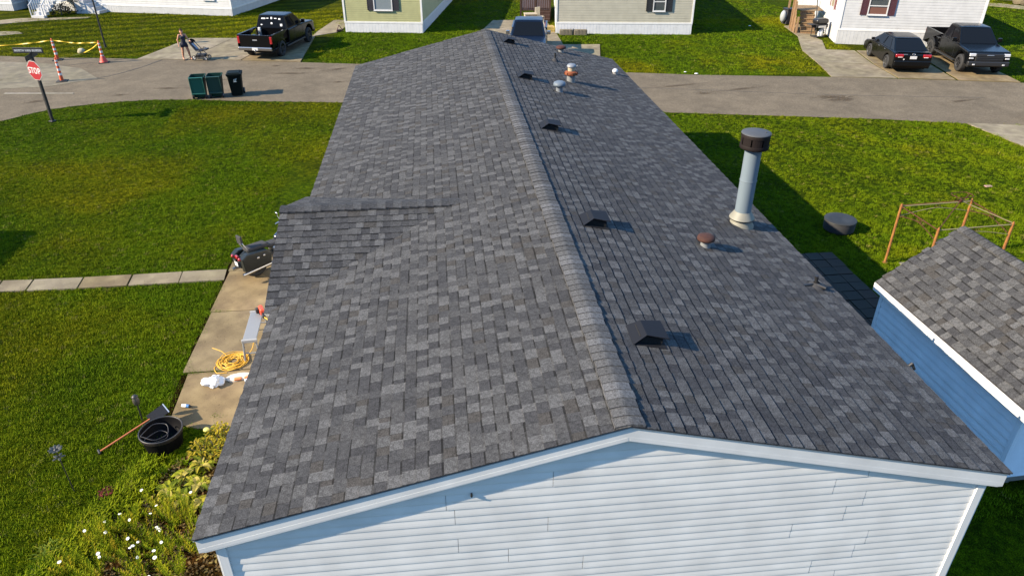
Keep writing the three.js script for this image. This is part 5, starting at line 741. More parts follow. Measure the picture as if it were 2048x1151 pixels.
{ const g = thing('fire_pit', 'round dark fire pit with a grey lid at the edge of the roof shadow', 'fire pit', [9.62, 0, -12.48]);
  part(g, 'bowl', [lathe([[0.1, 0.02], [0.40, 0.03], [0.425, 0.06], [0.435, 0.32], [0.40, 0.33]], 32)], M.matte); part(g, 'lid', [lathe([[0.445, 0.335], [0.44, 0.36], [0.3, 0.375], [0.1, 0.37], [0, 0.365]], 36)], phys([0.055, 0.06, 0.07], 0.5, { map: T.concrete, specularIntensity: 0.4 })); for (let i = 0; i < 3; i++) part(g, 'leg', [bar([0.36 * Math.cos(i * 2.1), 0, 0.36 * Math.sin(i * 2.1)], [0.3 * Math.cos(i * 2.1), 0.2, 0.3 * Math.sin(i * 2.1)], 0.02, 6)], M.black); }
single('paving_stone', 'pale loose paving stone beside the gazebo post', 'stone', [rbox(10.2, 10.75, 0, 0.05, -10.35, -9.9, 0.015)], std([0.30, 0.29, 0.24], 0.95, { map: T.concrete }));
single('paving_stone', 'small pinkish stone lying far out on the right lawn', 'stone', [rbox(16.02, 16.26, 0, 0.04, -15.14, -15.0, 0.02)], std([0.24, 0.15, 0.11], 0.9));
for (const [x, z, s, l] of [[10.9, -30.85, 0.06, 'small white scrap at the lawn edge by the far kerb'], [11.35, -30.45, 0.085, 'larger white scrap lying on the kerb of the far lawn'], [18.9, -42.3, 0.08, 'white scrap in the big shadow beside the beige home']]) single('litter', l, 'litter', (() => { const g = new THREE.IcosahedronGeometry(s, 1); g.scale(1.2, 0.3, 0.7); return g.translate(x, 0.05, z); })(), std([0.7, 0.7, 0.66], 0.8));

// things along the left driveway
{ const g = thing('work_platform', 'folding aluminium work platform standing under the left eave', 'platform', [-5.98, 0.035, -8.2], 0.05);
  const al = std([0.17, 0.18, 0.195], 0.55);
  part(g, 'deck', [rbox(-0.14, 0.14, 0.5, 0.54, -0.56, 0.56, 0.01, 2)], al); for (const z of [0.57, -0.57]) part(g, 'deck_end', [rbox(-0.16, 0.16, 0.48, 0.55, z - 0.03, z + 0.03, 0.01, 1)], std([0.24, 0.24, 0.24], 0.5));
  for (const [x, z] of [[-0.13, 0.57], [0.13, 0.57], [-0.13, -0.57], [0.13, -0.57]]) part(g, 'leg', [bar([x, 0.5, z], [x * 1.25, 0, z + Math.sign(z) * 0.05], 0.02, 6)], M.galv); for (const z of [0.59, -0.59]) part(g, 'rung', [bar([-0.15, 0.22, z], [0.15, 0.22, z], 0.014, 6)], M.galv); }
{ const g = thing('nail_gun', 'orange-red nail gun lying on the far end of the work platform', 'tool', [-5.88, 0.58, -8.66], 0.4);
  part(g, 'body', [rbox(-0.05, 0.05, 0, 0.16, -0.12, 0.12, 0.035, 3)], std([0.62, 0.07, 0.03], 0.4)); part(g, 'grip', [rbox(-0.035, 0.035, -0.0, 0.09, 0.12, 0.26, 0.025, 2)], M.black); part(g, 'nose', [rbox(-0.12, -0.05, 0.02, 0.14, -0.08, 0.02, 0.02, 2)], M.matte); part(g, 'hose_end', [tube([[0.0, 0.04, 0.25], [0.05, 0.02, 0.4], [0.1, -0.1, 0.6], [0.16, -0.35, 0.7]], 0.012, 20, 5)], M.yellow); }
{ const l = []; reseed(55); for (let k = 0; k < 13; k++) { const pts = []; for (let i = 0; i < 14; i++) { const a = i / 14 * 6.283 + k, r = 0.09 + 0.018 * k + rr(-0.02, 0.02); pts.push([-6.38 + 1.05 * r * Math.cos(a) + rr(-0.015, 0.015), 0.05 + 0.05 * rnd(), -7.62 + 1.05 * r * Math.sin(a)]); } l.push(tube(pts, 0.009, 60, 5, true)); }
  l.push(tube([[-6.62, 0.05, -7.6], [-6.72, 0.045, -7.45], [-6.62, 0.045, -7.25], [-6.42, 0.045, -7.25]], 0.009, 24, 5), tube([[-6.15, 0.05, -7.7], [-6.0, 0.2, -7.9], [-5.95, 0.5, -8.1], [-5.9, 0.56, -8.4]], 0.009, 24, 5), tube([[-6.55, 0.05, -7.85], [-6.72, 0.044, -8.05], [-6.95, 0.044, -8.2]], 0.008, 20, 5));
  single('air_hose', 'coil of yellow air hose lying on the driveway', 'hose', l, std([0.56, 0.31, 0.022], 0.55)); }
function crumple(w, h, d, s, amp = 0.35, det = 5) { const g = new THREE.IcosahedronGeometry(1, det), p = g.attributes.position; for (let i = 0; i < p.count; i++) { const x = p.getX(i), y = p.getY(i), z = p.getZ(i); const n = 1 + amp * (fbm(x * 2.2 + s, y * 2.2 + z * 1.7 + s, 401 + s, 4) - 0.5) * 2; p.setXYZ(i, x * w * n, Math.max(-0.75, y * n) * h, z * d * n); } g.computeVertexNormals(); return g; }
single('plastic_bag', 'crumpled white plastic bag lying on the driveway', 'bag', [crumple(0.16, 0.10, 0.14, 3, 0.75).translate(-6.58, 0.11, -6.88)], phys([0.52, 0.53, 0.55], 0.6));
{ const g = thing('shingle_wrapper', 'long white and orange paper wrapper lying beside the white bag', 'wrapper', [-6.12, 0.05, -7.06], 0.16); part(g, 'paper', [crumple(0.30, 0.055, 0.12, 8, 0.3)], std([0.46, 0.41, 0.35], 0.8)); part(g, 'orange_print', [rbox(-0.1, 0.05, 0.0, 0.05, 0.05, 0.13, 0.02, 2), rbox(0.1, 0.22, 0.0, 0.05, 0.06, 0.13, 0.02, 2)], std([0.50, 0.17, 0.06], 0.8)); }
{ const g = thing('water_bottle', 'small bottle with a blue label lying at the wall end of the wrapper', 'bottle', [-5.98, 0.075, -6.88], 0.5); part(g, 'bottle', [lathe([[0, 0], [0.035, 0.005], [0.035, 0.14], [0.015, 0.18], [0.015, 0.2], [0, 0.2]], 14).rotateZ(-Math.PI / 2)], phys([0.55, 0.6, 0.66], 0.2)); part(g, 'label', [new THREE.CylinderGeometry(0.0358, 0.0358, 0.07, 14).rotateZ(Math.PI / 2).translate(0.085, 0, 0)], std([0.05, 0.16, 0.5], 0.5)); }
{ const g = thing('spray_can', 'silver and blue aerosol can lying alone on the driveway', 'can', [-7.02, 0.085, -6.20], -0.25); part(g, 'can', [lathe([[0, 0], [0.034, 0.004], [0.034, 0.13]], 18).rotateZ(-Math.PI / 2)], std([0.8, 0.82, 0.85], 0.25, { metalness: 0.4 })); part(g, 'can_label', [new THREE.CylinderGeometry(0.0344, 0.0344, 0.06, 18).rotateZ(Math.PI / 2).translate(0.12, 0, 0)], std([0.03, 0.12, 0.30], 0.4)); part(g, 'cap', [lathe([[0.03, 0.148], [0.026, 0.165], [0.013, 0.17], [0.013, 0.20], [0, 0.2]], 14).rotateZ(-Math.PI / 2)], M.black); }
{ const g = thing('planter_tub', 'big black plastic tub with loops of hose inside beside the end of the driveway', 'tub', [-7.05, 0.0, -5.18], 0);
  const tub = phys([0.0035, 0.0035, 0.0042], 0.6, { specularIntensity: 0.15 });
  part(g, 'tub', [lathe([[0, 0.02], [0.28, 0.02], [0.30, 0.0], [0.31, 0.02], [0.355, 0.34], [0.375, 0.345], [0.378, 0.365], [0.36, 0.37], [0.338, 0.36], [0.30, 0.05], [0, 0.045]], 40)], tub);
  part(g, 'rim', [new THREE.TorusGeometry(0.365, 0.012, 8, 48).rotateX(Math.PI / 2).translate(0, 0.365, 0)], phys([0.02, 0.018, 0.018], 0.45));
  part(g, 'hose_loop', [tube([[-0.3, 0.36, 0.12], [-0.2, 0.33, -0.2], [0.02, 0.30, -0.22], [0.1, 0.26, 0.0], [-0.05, 0.3, 0.2], [-0.25, 0.35, 0.16]], 0.009, 50, 5, true), tube([[-0.24, 0.30, 0.18], [-0.1, 0.24, -0.12], [0.05, 0.2, -0.1], [0.08, 0.2, 0.05], [-0.1, 0.26, 0.22]], 0.009, 40, 5, true)], phys([0.022, 0.02, 0.022], 0.5));
  part(g, 'rim_patch', [lathe([[0.372, 0.30], [0.382, 0.362], [0.368, 0.376]], 20).rotateY(0)], phys([0.008, 0.005, 0.005], 0.6)); }
{ const g = thing('shovel', 'long orange-handled snow shovel with a black blade leaning over the tub', 'shovel', [-7.4, 0, -5.65]);
  part(g, 'handle', [bar([-0.75, 0.03, 0.55], [0.0, 0.26, 0.02], 0.017, 8)], std([0.32, 0.085, 0.025], 0.65)); part(g, 'grip', [bar([-0.80, 0.03, 0.52], [-0.73, 0.03, 0.62], 0.022, 8)], M.black);
  part(g, 'blade', [uvBox(new THREE.BoxGeometry(0.34, 0.012, 0.30, 6, 1, 4)).rotateX(0.25).rotateY(0.62).rotateZ(0.35).translate(0.12, 0.30, -0.06)], phys([0.008, 0.0085, 0.011], 0.5, { specularIntensity: 0.25 })); part(g, 'blade_edge', [uvBox(new THREE.BoxGeometry(0.02, 0.016, 0.30)).translate(0.175, 0.0, 0).rotateX(0.25).rotateY(0.62).rotateZ(0.35).translate(0.12, 0.302, -0.06)], M.steel); }
{ const g = thing('solar_light', 'small garden light with a grey oval head on a black stake behind the tub', 'garden light', [-7.68, 0, -5.90]); part(g, 'stake', [bar([0, -0.02, 0], [0, 0.44, 0], 0.014, 6)], M.black); part(g, 'head', [new THREE.SphereGeometry(0.075, 18, 12).scale(0.8, 1.5, 0.8).translate(0, 0.50, 0)], phys([0.10, 0.10, 0.095], 0.5, { map: T.concrete })); part(g, 'cap', [lathe([[0.05, 0.58], [0.062, 0.6], [0.03, 0.63], [0, 0.635]], 14)], M.black); }
{ const g = thing('garden_stake', 'tall thin garden stake topped by a dark metal flower on the left lawn', 'garden ornament', [-8.21, 0, -4.13]); const top = [-0.02, 0.93, 0.0];
  part(g, 'stake', [bar([0, -0.05, 0], top, 0.009, 6)], M.black);
  const pm = phys([0.014, 0.018, 0.017], 0.55); for (let i = 0; i < 9; i++) { const a = i / 9 * 6.283; part(g, 'petal', [new THREE.SphereGeometry(0.045, 10, 6).scale(1.1, 0.25, 0.7).translate(0.075, 0.02, 0).rotateZ(0.35).rotateY(a).translate(...top)], pm); }
  for (let i = 0; i < 5; i++) { const a = i / 5 * 6.283 + 0.3; part(g, 'leaf', [new THREE.SphereGeometry(0.035, 8, 6).scale(1.3, 0.25, 0.7).translate(0.06, 0, 0).rotateY(a).translate(top[0], top[1] - 0.12, 0)], pm); } part(g, 'flower_heart', [new THREE.SphereGeometry(0.035, 10, 8).translate(top[0], top[1] + 0.03, 0)], M.black); }
// ---------------------------------------------------------------- the woman: bodies as joined distance fields, meshed with surface nets
function surfaceNets(f, min, max, cell) {
  const nx = Math.ceil((max[0] - min[0]) / cell) + 1, ny = Math.ceil((max[1] - min[1]) / cell) + 1, nz = Math.ceil((max[2] - min[2]) / cell) + 1;
  const F = new Float32Array(nx * ny * nz), id = (i, j, k) => i + nx * (j + ny * k);
  for (let k = 0; k < nz; k++) for (let j = 0; j < ny; j++) for (let i = 0; i < nx; i++) F[id(i, j, k)] = f(min[0] + i * cell, min[1] + j * cell, min[2] + k * cell);
  const vi = new Int32Array(nx * ny * nz).fill(-1), pos = [], idx = [];
  for (let k = 0; k < nz - 1; k++) for (let j = 0; j < ny - 1; j++) for (let i = 0; i < nx - 1; i++) {
    let sx = 0, sy = 0, sz = 0, n = 0; const c = (a, b, d) => F[id(i + a, j + b, k + d)];
    for (let e = 0; e < 12; e++) { const ax = e >> 2, u = e & 1, v = (e >> 1) & 1; const A = ax === 0 ? [0, u, v] : ax === 1 ? [u, 0, v] : [u, v, 0], B = A.slice(); B[ax] = 1; const a = c(...A), b = c(...B); if ((a < 0) !== (b < 0)) { const t = a / (a - b); sx += A[0] + (B[0] - A[0]) * t; sy += A[1] + (B[1] - A[1]) * t; sz += A[2] + (B[2] - A[2]) * t; n++; } }
    if (n) { vi[id(i, j, k)] = pos.length / 3; pos.push(min[0] + (i + sx / n) * cell, min[1] + (j + sy / n) * cell, min[2] + (k + sz / n) * cell); }
  }
  const quad = (a, b, c, d, fl) => { if (a < 0 || b < 0 || c < 0 || d < 0) return; fl ? idx.push(a, c, b, a, d, c) : idx.push(a, b, c, a, c, d); };
  for (let k = 1; k < nz - 1; k++) for (let j = 1; j < ny - 1; j++) for (let i = 1; i < nx - 1; i++) {
    const s = F[id(i, j, k)] < 0;
    if (s !== F[id(i + 1, j, k)] < 0) quad(vi[id(i, j - 1, k - 1)], vi[id(i, j, k - 1)], vi[id(i, j, k)], vi[id(i, j - 1, k)], !s);
    if (s !== F[id(i, j + 1, k)] < 0) quad(vi[id(i - 1, j, k - 1)], vi[id(i - 1, j, k)], vi[id(i, j, k)], vi[id(i, j, k - 1)], !s);
    if (s !== F[id(i, j, k + 1)] < 0) quad(vi[id(i - 1, j - 1, k)], vi[id(i, j - 1, k)], vi[id(i, j, k)], vi[id(i - 1, j, k)], !s);
  }
  const g = new THREE.BufferGeometry(); g.setAttribute('position', new THREE.Float32BufferAttribute(pos, 3)); g.setIndex(idx); g.computeVertexNormals(); return g;
}
const cap = (b) => { const [a, ra, c, rb] = b, d = [c[0] - a[0], c[1] - a[1], c[2] - a[2]], L = d[0] * d[0] + d[1] * d[1] + d[2] * d[2]; return (x, y, z) => { const t = clamp(((x - a[0]) * d[0] + (y - a[1]) * d[1] + (z - a[2]) * d[2]) / L); return Math.hypot(x - a[0] - d[0] * t, y - a[1] - d[1] * t, z - a[2] - d[2] * t) - (ra + (rb - ra) * t); }; };
const join = (bones, k) => { const fs = bones.map(cap); return (x, y, z) => { let m = 1e9; for (const f of fs) { const d = f(x, y, z); if (m > 1e8) m = d; else { const h = clamp(0.5 + 0.5 * (d - m) / k); m = d + (m - d) * h - k * h * (1 - h); } } return m; }; };
{
  const g = thing('person', 'woman in a dark sleeveless romper walking beside the stroller on the driveway', 'person', [-15.22, 0.035, -36.48], 0.5);
  const sh = [[-0.155, 1.29, 0], [0.155, 1.29, 0.02]], hip = [[-0.085, 0.80, 0], [0.085, 0.80, 0]];
  const kn = [[-0.115, 0.44, -0.03], [0.16, 0.44, 0.05]], an = [[-0.134, 0.08, -0.13], [0.206, 0.08, 0.0]], toe = [[-0.145, 0.03, 0.03], [0.235, 0.03, 0.16]];
  const el = [[-0.255, 1.04, -0.06], [0.255, 1.06, 0.06]], wr = [[-0.265, 0.82, 0.03], [0.284, 1.0, 0.27]];
  const torso = [[[0, 0.80, 0], 0.125, [0, 0.98, 0.01], 0.105], [[0, 0.98, 0.01], 0.105, [0, 1.20, 0.01], 0.118], [[-0.06, 0.80, -0.03], 0.10, [0.06, 0.80, -0.03], 0.10], [[-0.07, 1.18, 0.07], 0.058, [0.07, 1.18, 0.07], 0.058], [[-0.12, 1.285, 0], 0.055, [0.12, 1.285, 0.01], 0.055]];
  const bones = [...torso, [[0, 1.27, 0], 0.055, [0, 1.38, 0.015], 0.048]];
  for (const i of [0, 1]) bones.push([hip[i], 0.088, kn[i], 0.056], [kn[i], 0.056, [(kn[i][0] * 2 + an[i][0]) / 3, 0.32, (kn[i][2] * 2 + an[i][2]) / 3 - 0.02], 0.055], [[(kn[i][0] * 2 + an[i][0]) / 3, 0.32, (kn[i][2] * 2 + an[i][2]) / 3 - 0.02], 0.055, an[i], 0.034], [an[i], 0.038, toe[i], 0.026], [an[i], 0.036, [an[i][0], 0.035, an[i][2] - 0.03], 0.03], [sh[i], 0.052, el[i], 0.038], [el[i], 0.038, wr[i], 0.025], [wr[i], 0.026, [wr[i][0] + (i ? 0.02 : -0.003), wr[i][1] - (i ? 0.0 : 0.07), wr[i][2] + (i ? 0.06 : 0.02)], 0.026]);
  const head = [[[0, 1.465, 0.02], 0.082, [0, 1.43, 0.035], 0.07], [[0, 1.49, -0.005], 0.086, [0, 1.47, 0.02], 0.08], [[0, 1.385, 0.06], 0.034, [0, 1.41, 0.05], 0.05], [[0, 1.46, 0.098], 0.010, [0, 1.435, 0.114], 0.013], [[-0.083, 1.455, 0.01], 0.016, [-0.086, 1.435, 0.008], 0.011], [[0.083, 1.455, 0.01], 0.016, [0.086, 1.435, 0.008], 0.011], [[-0.02, 1.405, 0.093], 0.008, [0.02, 1.405, 0.093], 0.008]];
  const skin = phys([0.42, 0.205, 0.125], 0.55, { specularIntensity: 0.5 });
  const fBody = join(bones, 0.028), fHead = join(head, 0.018), fAll = (x, y, z) => { const a = fBody(x, y, z); if (y < 1.3) return a; const b = fHead(x, y, z), h = clamp(0.5 + 0.5 * (b - a) / 0.02); return b + (a - b) * h - 0.02 * h * (1 - h); };
  const bodyG = surfaceNets(fAll, [-0.36, -0.02, -0.24], [0.40, 1.62, 0.42], 0.0105);
  // hands: palm, four unequal fingers and a thumb, curled
  const hand = (w, dir, side, curl) => { const b = [], D = V(...dir).normalize(), S = V(...side).normalize(), N = new THREE.Vector3().crossVectors(D, S); const pt = (a, s, n) => { const p = V(...w).addScaledVector(D, a).addScaledVector(S, s).addScaledVector(N, n); return [p.x, p.y, p.z]; };
    b.push([pt(0, 0, 0), 0.022, pt(0.05, 0, 0), 0.02], [pt(0.03, -0.02, 0), 0.013, pt(0.07, -0.026, 0), 0.011], [pt(0.03, 0.02, 0), 0.013, pt(0.07, 0.026, 0), 0.011]);
    [[-0.027, 0.05], [-0.009, 0.062], [0.009, 0.066], [0.027, 0.06]].forEach(([s, L]) => b.push([pt(0.068, s, 0), 0.0082, pt(0.068 + L * 0.5, s * 1.1, curl * L * 0.35), 0.0076], [pt(0.068 + L * 0.5, s * 1.1, curl * L * 0.35), 0.0076, pt(0.068 + L * (0.9 - 0.5 * curl), s * 1.1, curl * L * 0.95), 0.0065]));
    b.push([pt(0.02, 0.022, 0.004), 0.011, pt(0.05, 0.05, 0.02 * curl + 0.01), 0.009], [pt(0.05, 0.05, 0.02 * curl + 0.01), 0.009, pt(0.08, 0.05, 0.04 * curl + 0.012), 0.0075]); return b; };
  const hb = [hand(wr[0], [-0.05, -1, 0.25], [0.2, 0.2, 1], 0.4), hand(wr[1], [0.3, -0.1, 1], [-1, 0.2, 0.3], 1)];
  const hg = hb.map((b, i) => { const f = join(b, 0.006), w = wr[i]; return surfaceNets(f, [w[0] - 0.12, w[1] - 0.17, w[2] - 0.1], [w[0] + 0.13, w[1] + 0.12, w[2] + 0.18], 0.0035); });
  const bodyAll = part(g, 'body', [bodyG, ...hg], skin);
  const romper = (x, y, z) => { const a = join0(x, y, z) - 0.012; const top = y - (1.245 + 0.06 * Math.min(1, Math.abs(Math.abs(x) - 0.09) < 0.035 ? 1 : 0)); return Math.max(a, 0.665 - y, top); };
  const join0 = join([...torso, [hip[0], 0.096, kn[0], 0.068], [hip[1], 0.096, kn[1], 0.068]], 0.03);
  part(g, 'romper', [surfaceNets(romper, [-0.3, 0.56, -0.2], [0.3, 1.36, 0.22], 0.0105)], std([0.012, 0.014, 0.026], 0.85));
  const hairF = join([[[0, 1.505, -0.025], 0.088, [0, 1.46, -0.045], 0.082], [[0, 1.53, 0.03], 0.065, [0, 1.51, -0.02], 0.085], [[0.0, 1.575, -0.075], 0.045, [0, 1.55, -0.1], 0.04], [[-0.07, 1.47, -0.01], 0.03, [-0.06, 1.40, -0.04], 0.022], [[0.07, 1.47, -0.01], 0.03, [0.06, 1.40, -0.04], 0.022]], 0.02);
  part(g, 'hair', [surfaceNets(hairF, [-0.16, 1.34, -0.2], [0.16, 1.66, 0.14], 0.009)], phys([0.030, 0.012, 0.006], 0.7, { specularIntensity: 0.3 }));
  for (const s of [-1, 1]) part(g, 'eye', [new THREE.SphereGeometry(0.008, 8, 6).translate(s * 0.032, 1.46, 0.096)], M.matte);
  part(g, 'mouth', [new THREE.SphereGeometry(0.015, 10, 6).scale(1.3, 0.3, 0.4).translate(0, 1.407, 0.1)], std([0.25, 0.06, 0.05], 0.5));
  for (const i of [0, 1]) part(g, 'sandal', [surfaceNets((x, y, z) => Math.max(join([[[an[i][0], 0.02, an[i][2] - 0.04], 0.034, [toe[i][0], 0.02, toe[i][2] + 0.02], 0.036]], 0.01)(x, y, z), y - 0.014), [an[i][0] - 0.12, -0.03, an[i][2] - 0.12], [an[i][0] + 0.14, 0.05, toe[i][2] + 0.1], 0.008)], M.black);
}

// ---------------------------------------------------------------- flower bed in front of the left wall
const bed = [[-4.32, -5.5], [-5.9, -5.40], [-6.45, -4.95], [-6.8, -4.55], [-7.1, -4.35], [-7.5, -3.95], [-7.75, -3.4], [-7.9, -2.6], [-8.0, 0.5], [-4.32, 0.5]];
function inPoly(x, z, P) { let c = false; for (let i = 0, j = P.length - 1; i < P.length; j = i++) if ((P[i][1] > z) !== (P[j][1] > z) && x < (P[j][0] - P[i][0]) * (z - P[i][1]) / (P[j][1] - P[i][1]) + P[i][0]) c = !c; return c; }
struct('flower_bed', 'brown mulched flower bed at the lower left along the wall', slabGeo(bed, -0.1, 0.018), phys([0.33, 0.25, 0.13], 1, { specularIntensity: 0.1, map: T.mulch, bumpMap: again(T.rough, 0.25), bumpScale: 0.02 }));
{ // bark chips and dry leaves
  reseed(71); const geo = new THREE.BoxGeometry(0.05, 0.012, 0.022), N = 5200, im = shadows(new THREE.InstancedMesh(geo, phys([1, 1, 1], 1, { specularIntensity: 0.1 }), N)); const m = new THREE.Matrix4(), q = new THREE.Quaternion(), e = new THREE.Euler();
  for (let i = 0; i < N; i++) { let x, z; do { x = rr(-8.7, -4.8); z = rr(-5.5, 0); } while (!inPoly(x, z, bed)); e.set(rr(-0.5, 0.5), rr(0, 6.28), rr(-0.5, 0.5)); q.setFromEuler(e); const s = rr(0.4, 1.5); m.compose(V(x, rr(0.015, 0.035), z), q, V(s, s, s)); im.setMatrixAt(i, m); const k = rr(0.5, 1.25); im.setColorAt(i, rnd() < 0.2 ? lin(0.20 * k, 0.15 * k, 0.05 * k) : lin(0.12 * k, 0.078 * k, 0.032 * k)); }
  im.name = 'mulch'; scene.add(im); tag(im, 'loose bark chips and dry leaves on the flower bed', 'mulch', null, 'stuff'); }
// blade-leaf helper: a bent strip from a base point
function leafStrip(base, az, len, w, rise, droop, n = 4, twist = 0) {
  const q = []; let p = V(...base); const D = V(Math.cos(az), 0, Math.sin(az)), S = V(-Math.sin(az), 0, Math.cos(az)); const P = [], Wd = [];
  for (let i = 0; i <= n; i++) { const t = i / n; P.push(V(base[0], base[1], base[2]).addScaledVector(D, len * Math.cos(rise) * t + 0.1 * len * droop * t * t).addScaledVector(V(0, 1, 0), len * Math.sin(rise) * t - droop * len * t * t)); Wd.push(w * Math.sin(Math.PI * Math.min(0.97, 0.12 + t * 0.86))); }
  for (let i = 0; i < n; i++) { const a = P[i], b = P[i + 1], o = (v, s, k) => [v.x + S.x * s * k, v.y + s * s * 0 + 0.25 * Math.abs(k), v.z + S.z * s * k]; const c = (v, k) => [v.x + S.x * k, v.y + Math.abs(k) * 0.35, v.z + S.z * k]; q.push([c(a, -Wd[i]), [a.x, a.y, a.z], [b.x, b.y, b.z], c(b, -Wd[i + 1])], [[a.x, a.y, a.z], c(a, Wd[i]), c(b, Wd[i + 1]), [b.x, b.y, b.z]]); }
  return q;
}
const leafMat = (c) => phys(c, 0.9, { specularIntensity: 0.06, side: THREE.DoubleSide });
const LM = { hosta: [leafMat([0.15, 0.16, 0.014]), leafMat([0.20, 0.175, 0.02]), leafMat([0.08, 0.10, 0.01]), leafMat([0.24, 0.20, 0.05])], daisy: [leafMat([0.165, 0.20, 0.008]), leafMat([0.21, 0.215, 0.009]), leafMat([0.09, 0.13, 0.006]), leafMat([0.25, 0.20, 0.014])], yellow: [leafMat([0.15, 0.125, 0.010]), leafMat([0.25, 0.19, 0.018]), leafMat([0.09, 0.10, 0.01])], red: [leafMat([0.085, 0.018, 0.018]), leafMat([0.05, 0.02, 0.012])] };
{
  reseed(83);
  // hostas: every broad leaf a piece; shared leaf shapes
  const shapes = []; for (let i = 0; i < 5; i++) shapes.push(quads(leafStrip([0, 0, 0], 0, rr(0.16, 0.26), rr(0.028, 0.045), rr(0.7, 1.05), rr(0.5, 0.9), 5)));
  [[-6.45, -4.25, 'yellow-green hosta with arching leaves, outermost of the row beside the eave'], [-6.12, -4.0, 'yellow-green hosta nearest to the roof corner in the flower bed'], [-6.2, -4.5, 'yellow-green hosta behind the pale drooping leaves, against the eave'], [-6.6, -3.92, 'yellow-green hosta at the mulch edge towards the daisies'], [-6.0, -3.6, 'lowest yellow-green hosta, tucked under the eave corner'], [-6.28, -3.75, 'yellow-green hosta in the middle of the group, behind the daisies']].forEach(([x, z, l], k) => {
    const g = thing('hosta', l, 'plant', [x, 0.02, z], 0, 'hostas along the eave');
    for (let i = 0; i < 40; i++) { const m = part(g, 'leaf', pick(shapes), pick(LM.hosta)); m.rotation.set(0, rr(0, 6.28), 0); const s = rr(0.95, 1.5); m.scale.set(s, s * rr(0.8, 1.25), s); m.position.set(rr(-0.05, 0.05), rr(0, 0.05), rr(-0.05, 0.05)); } });
  // yellow mounds by the wall behind the tub
  [[-6.05, -5.2, 'yellow flowering plant at the end of the driveway beside the eave'], [-5.95, -4.75, 'yellow-leaved plant between the hostas and the driveway end'], [-6.25, -4.85, 'sparse yellow-green plant beside the tub']].forEach(([x, z, l]) => {
    const g = thing('yellow_plant', l, 'plant', [x, 0.02, z], 0); const lists = [[], [], []];
    for (let i = 0; i < 260; i++) { const a = rr(0, 6.28), r = 0.24 * Math.sqrt(rnd()), h = rr(0.03, 0.36) * (1 - r * 1.8); lists[i % 3].push(...leafStrip([r * Math.cos(a), h, r * Math.sin(a)], rr(0, 6.28), rr(0.05, 0.09), rr(0.014, 0.024), rr(-0.2, 0.9), 0.3, 2)); }
    lists.forEach((q, i) => part(g, 'foliage', quads(q), LM.yellow[i])); if (x === -6.05) part(g, 'flower', [new THREE.SphereGeometry(0.055, 12, 8).scale(1, 0.6, 1).translate(-0.2, 0.3, 0.05)], std([0.55, 0.5, 0.12], 0.7)); const st = []; for (let i = 0; i < 12; i++) st.push(bar([rr(-0.06, 0.06), 0, rr(-0.06, 0.06)], [rr(-0.2, 0.2), rr(0.15, 0.34), rr(-0.2, 0.2)], 0.004, 4)); part(g, 'stem', st, M.oldwood); });
  { const g = thing('red_plant', 'low dark red leafed plant at the outer edge of the flower bed', 'plant', [-7.62, 0.02, -3.98], 0); const l = [[], []]; for (let i = 0; i < 110; i++) { const a = rr(0, 6.28), r = 0.12 * Math.sqrt(rnd()); l[i % 2].push(...leafStrip([r * Math.cos(a), rr(0.02, 0.11), r * Math.sin(a)], rr(0, 6.28), rr(0.05, 0.08), rr(0.018, 0.03), rr(0, 0.7), 0.4, 2)); } l.forEach((q, i) => part(g, 'foliage', quads(q), LM.red[i])); }
  // feathery daisy clumps
  const petals = (() => { const q = []; for (let i = 0; i < 12; i++) { const a = i / 12 * 6.283, c = Math.cos(a), s = Math.sin(a), w = 0.0075; q.push([[c * 0.008, 0, s * 0.008], [c * 0.02 - s * w, 0.002, s * 0.02 + c * w], [c * 0.034, -0.003, s * 0.034], [c * 0.02 + s * w, 0.002, s * 0.02 - c * w]]); } return quads(q); })();
  const eye = new THREE.SphereGeometry(0.009, 8, 5).scale(1, 0.6, 1).translate(0, 0.002, 0), white = std([0.8, 0.8, 0.76], 0.7), gold = std([0.55, 0.36, 0.04], 0.8);
  const spots = [[-7.35, -2.95, 1, 'at the left end of the white-flowered row'], [-7.0, -3.2, 2, 'second from the left in the white-flowered row'], [-6.65, -2.85, 5, 'with the densest flowers in the middle of the bed'], [-6.95, -2.65, 3, 'low in the bed left of the densest flowers'], [-6.3, -2.65, 3, 'right of the densest flowers'], [-6.55, -3.45, 2, 'tallest, behind the flowers beside the red plant'], [-6.15, -3.2, 1, 'beside the dark gap under the eave corner'], [-5.85, -2.65, 1, 'nearest to the white corner trim'], [-6.6, -2.3, 3, 'at the bottom edge of the picture in the middle'], [-7.15, -2.3, 1, 'at the bottom edge left of the middle one'], [-6.0, -2.2, 2, 'at the bottom edge beside the house corner'], [-7.65, -2.45, 1, 'yellowish and straggly at the outer edge of the bed'], [-6.3, -1.8, 2, 'below the bottom edge by the corner']];
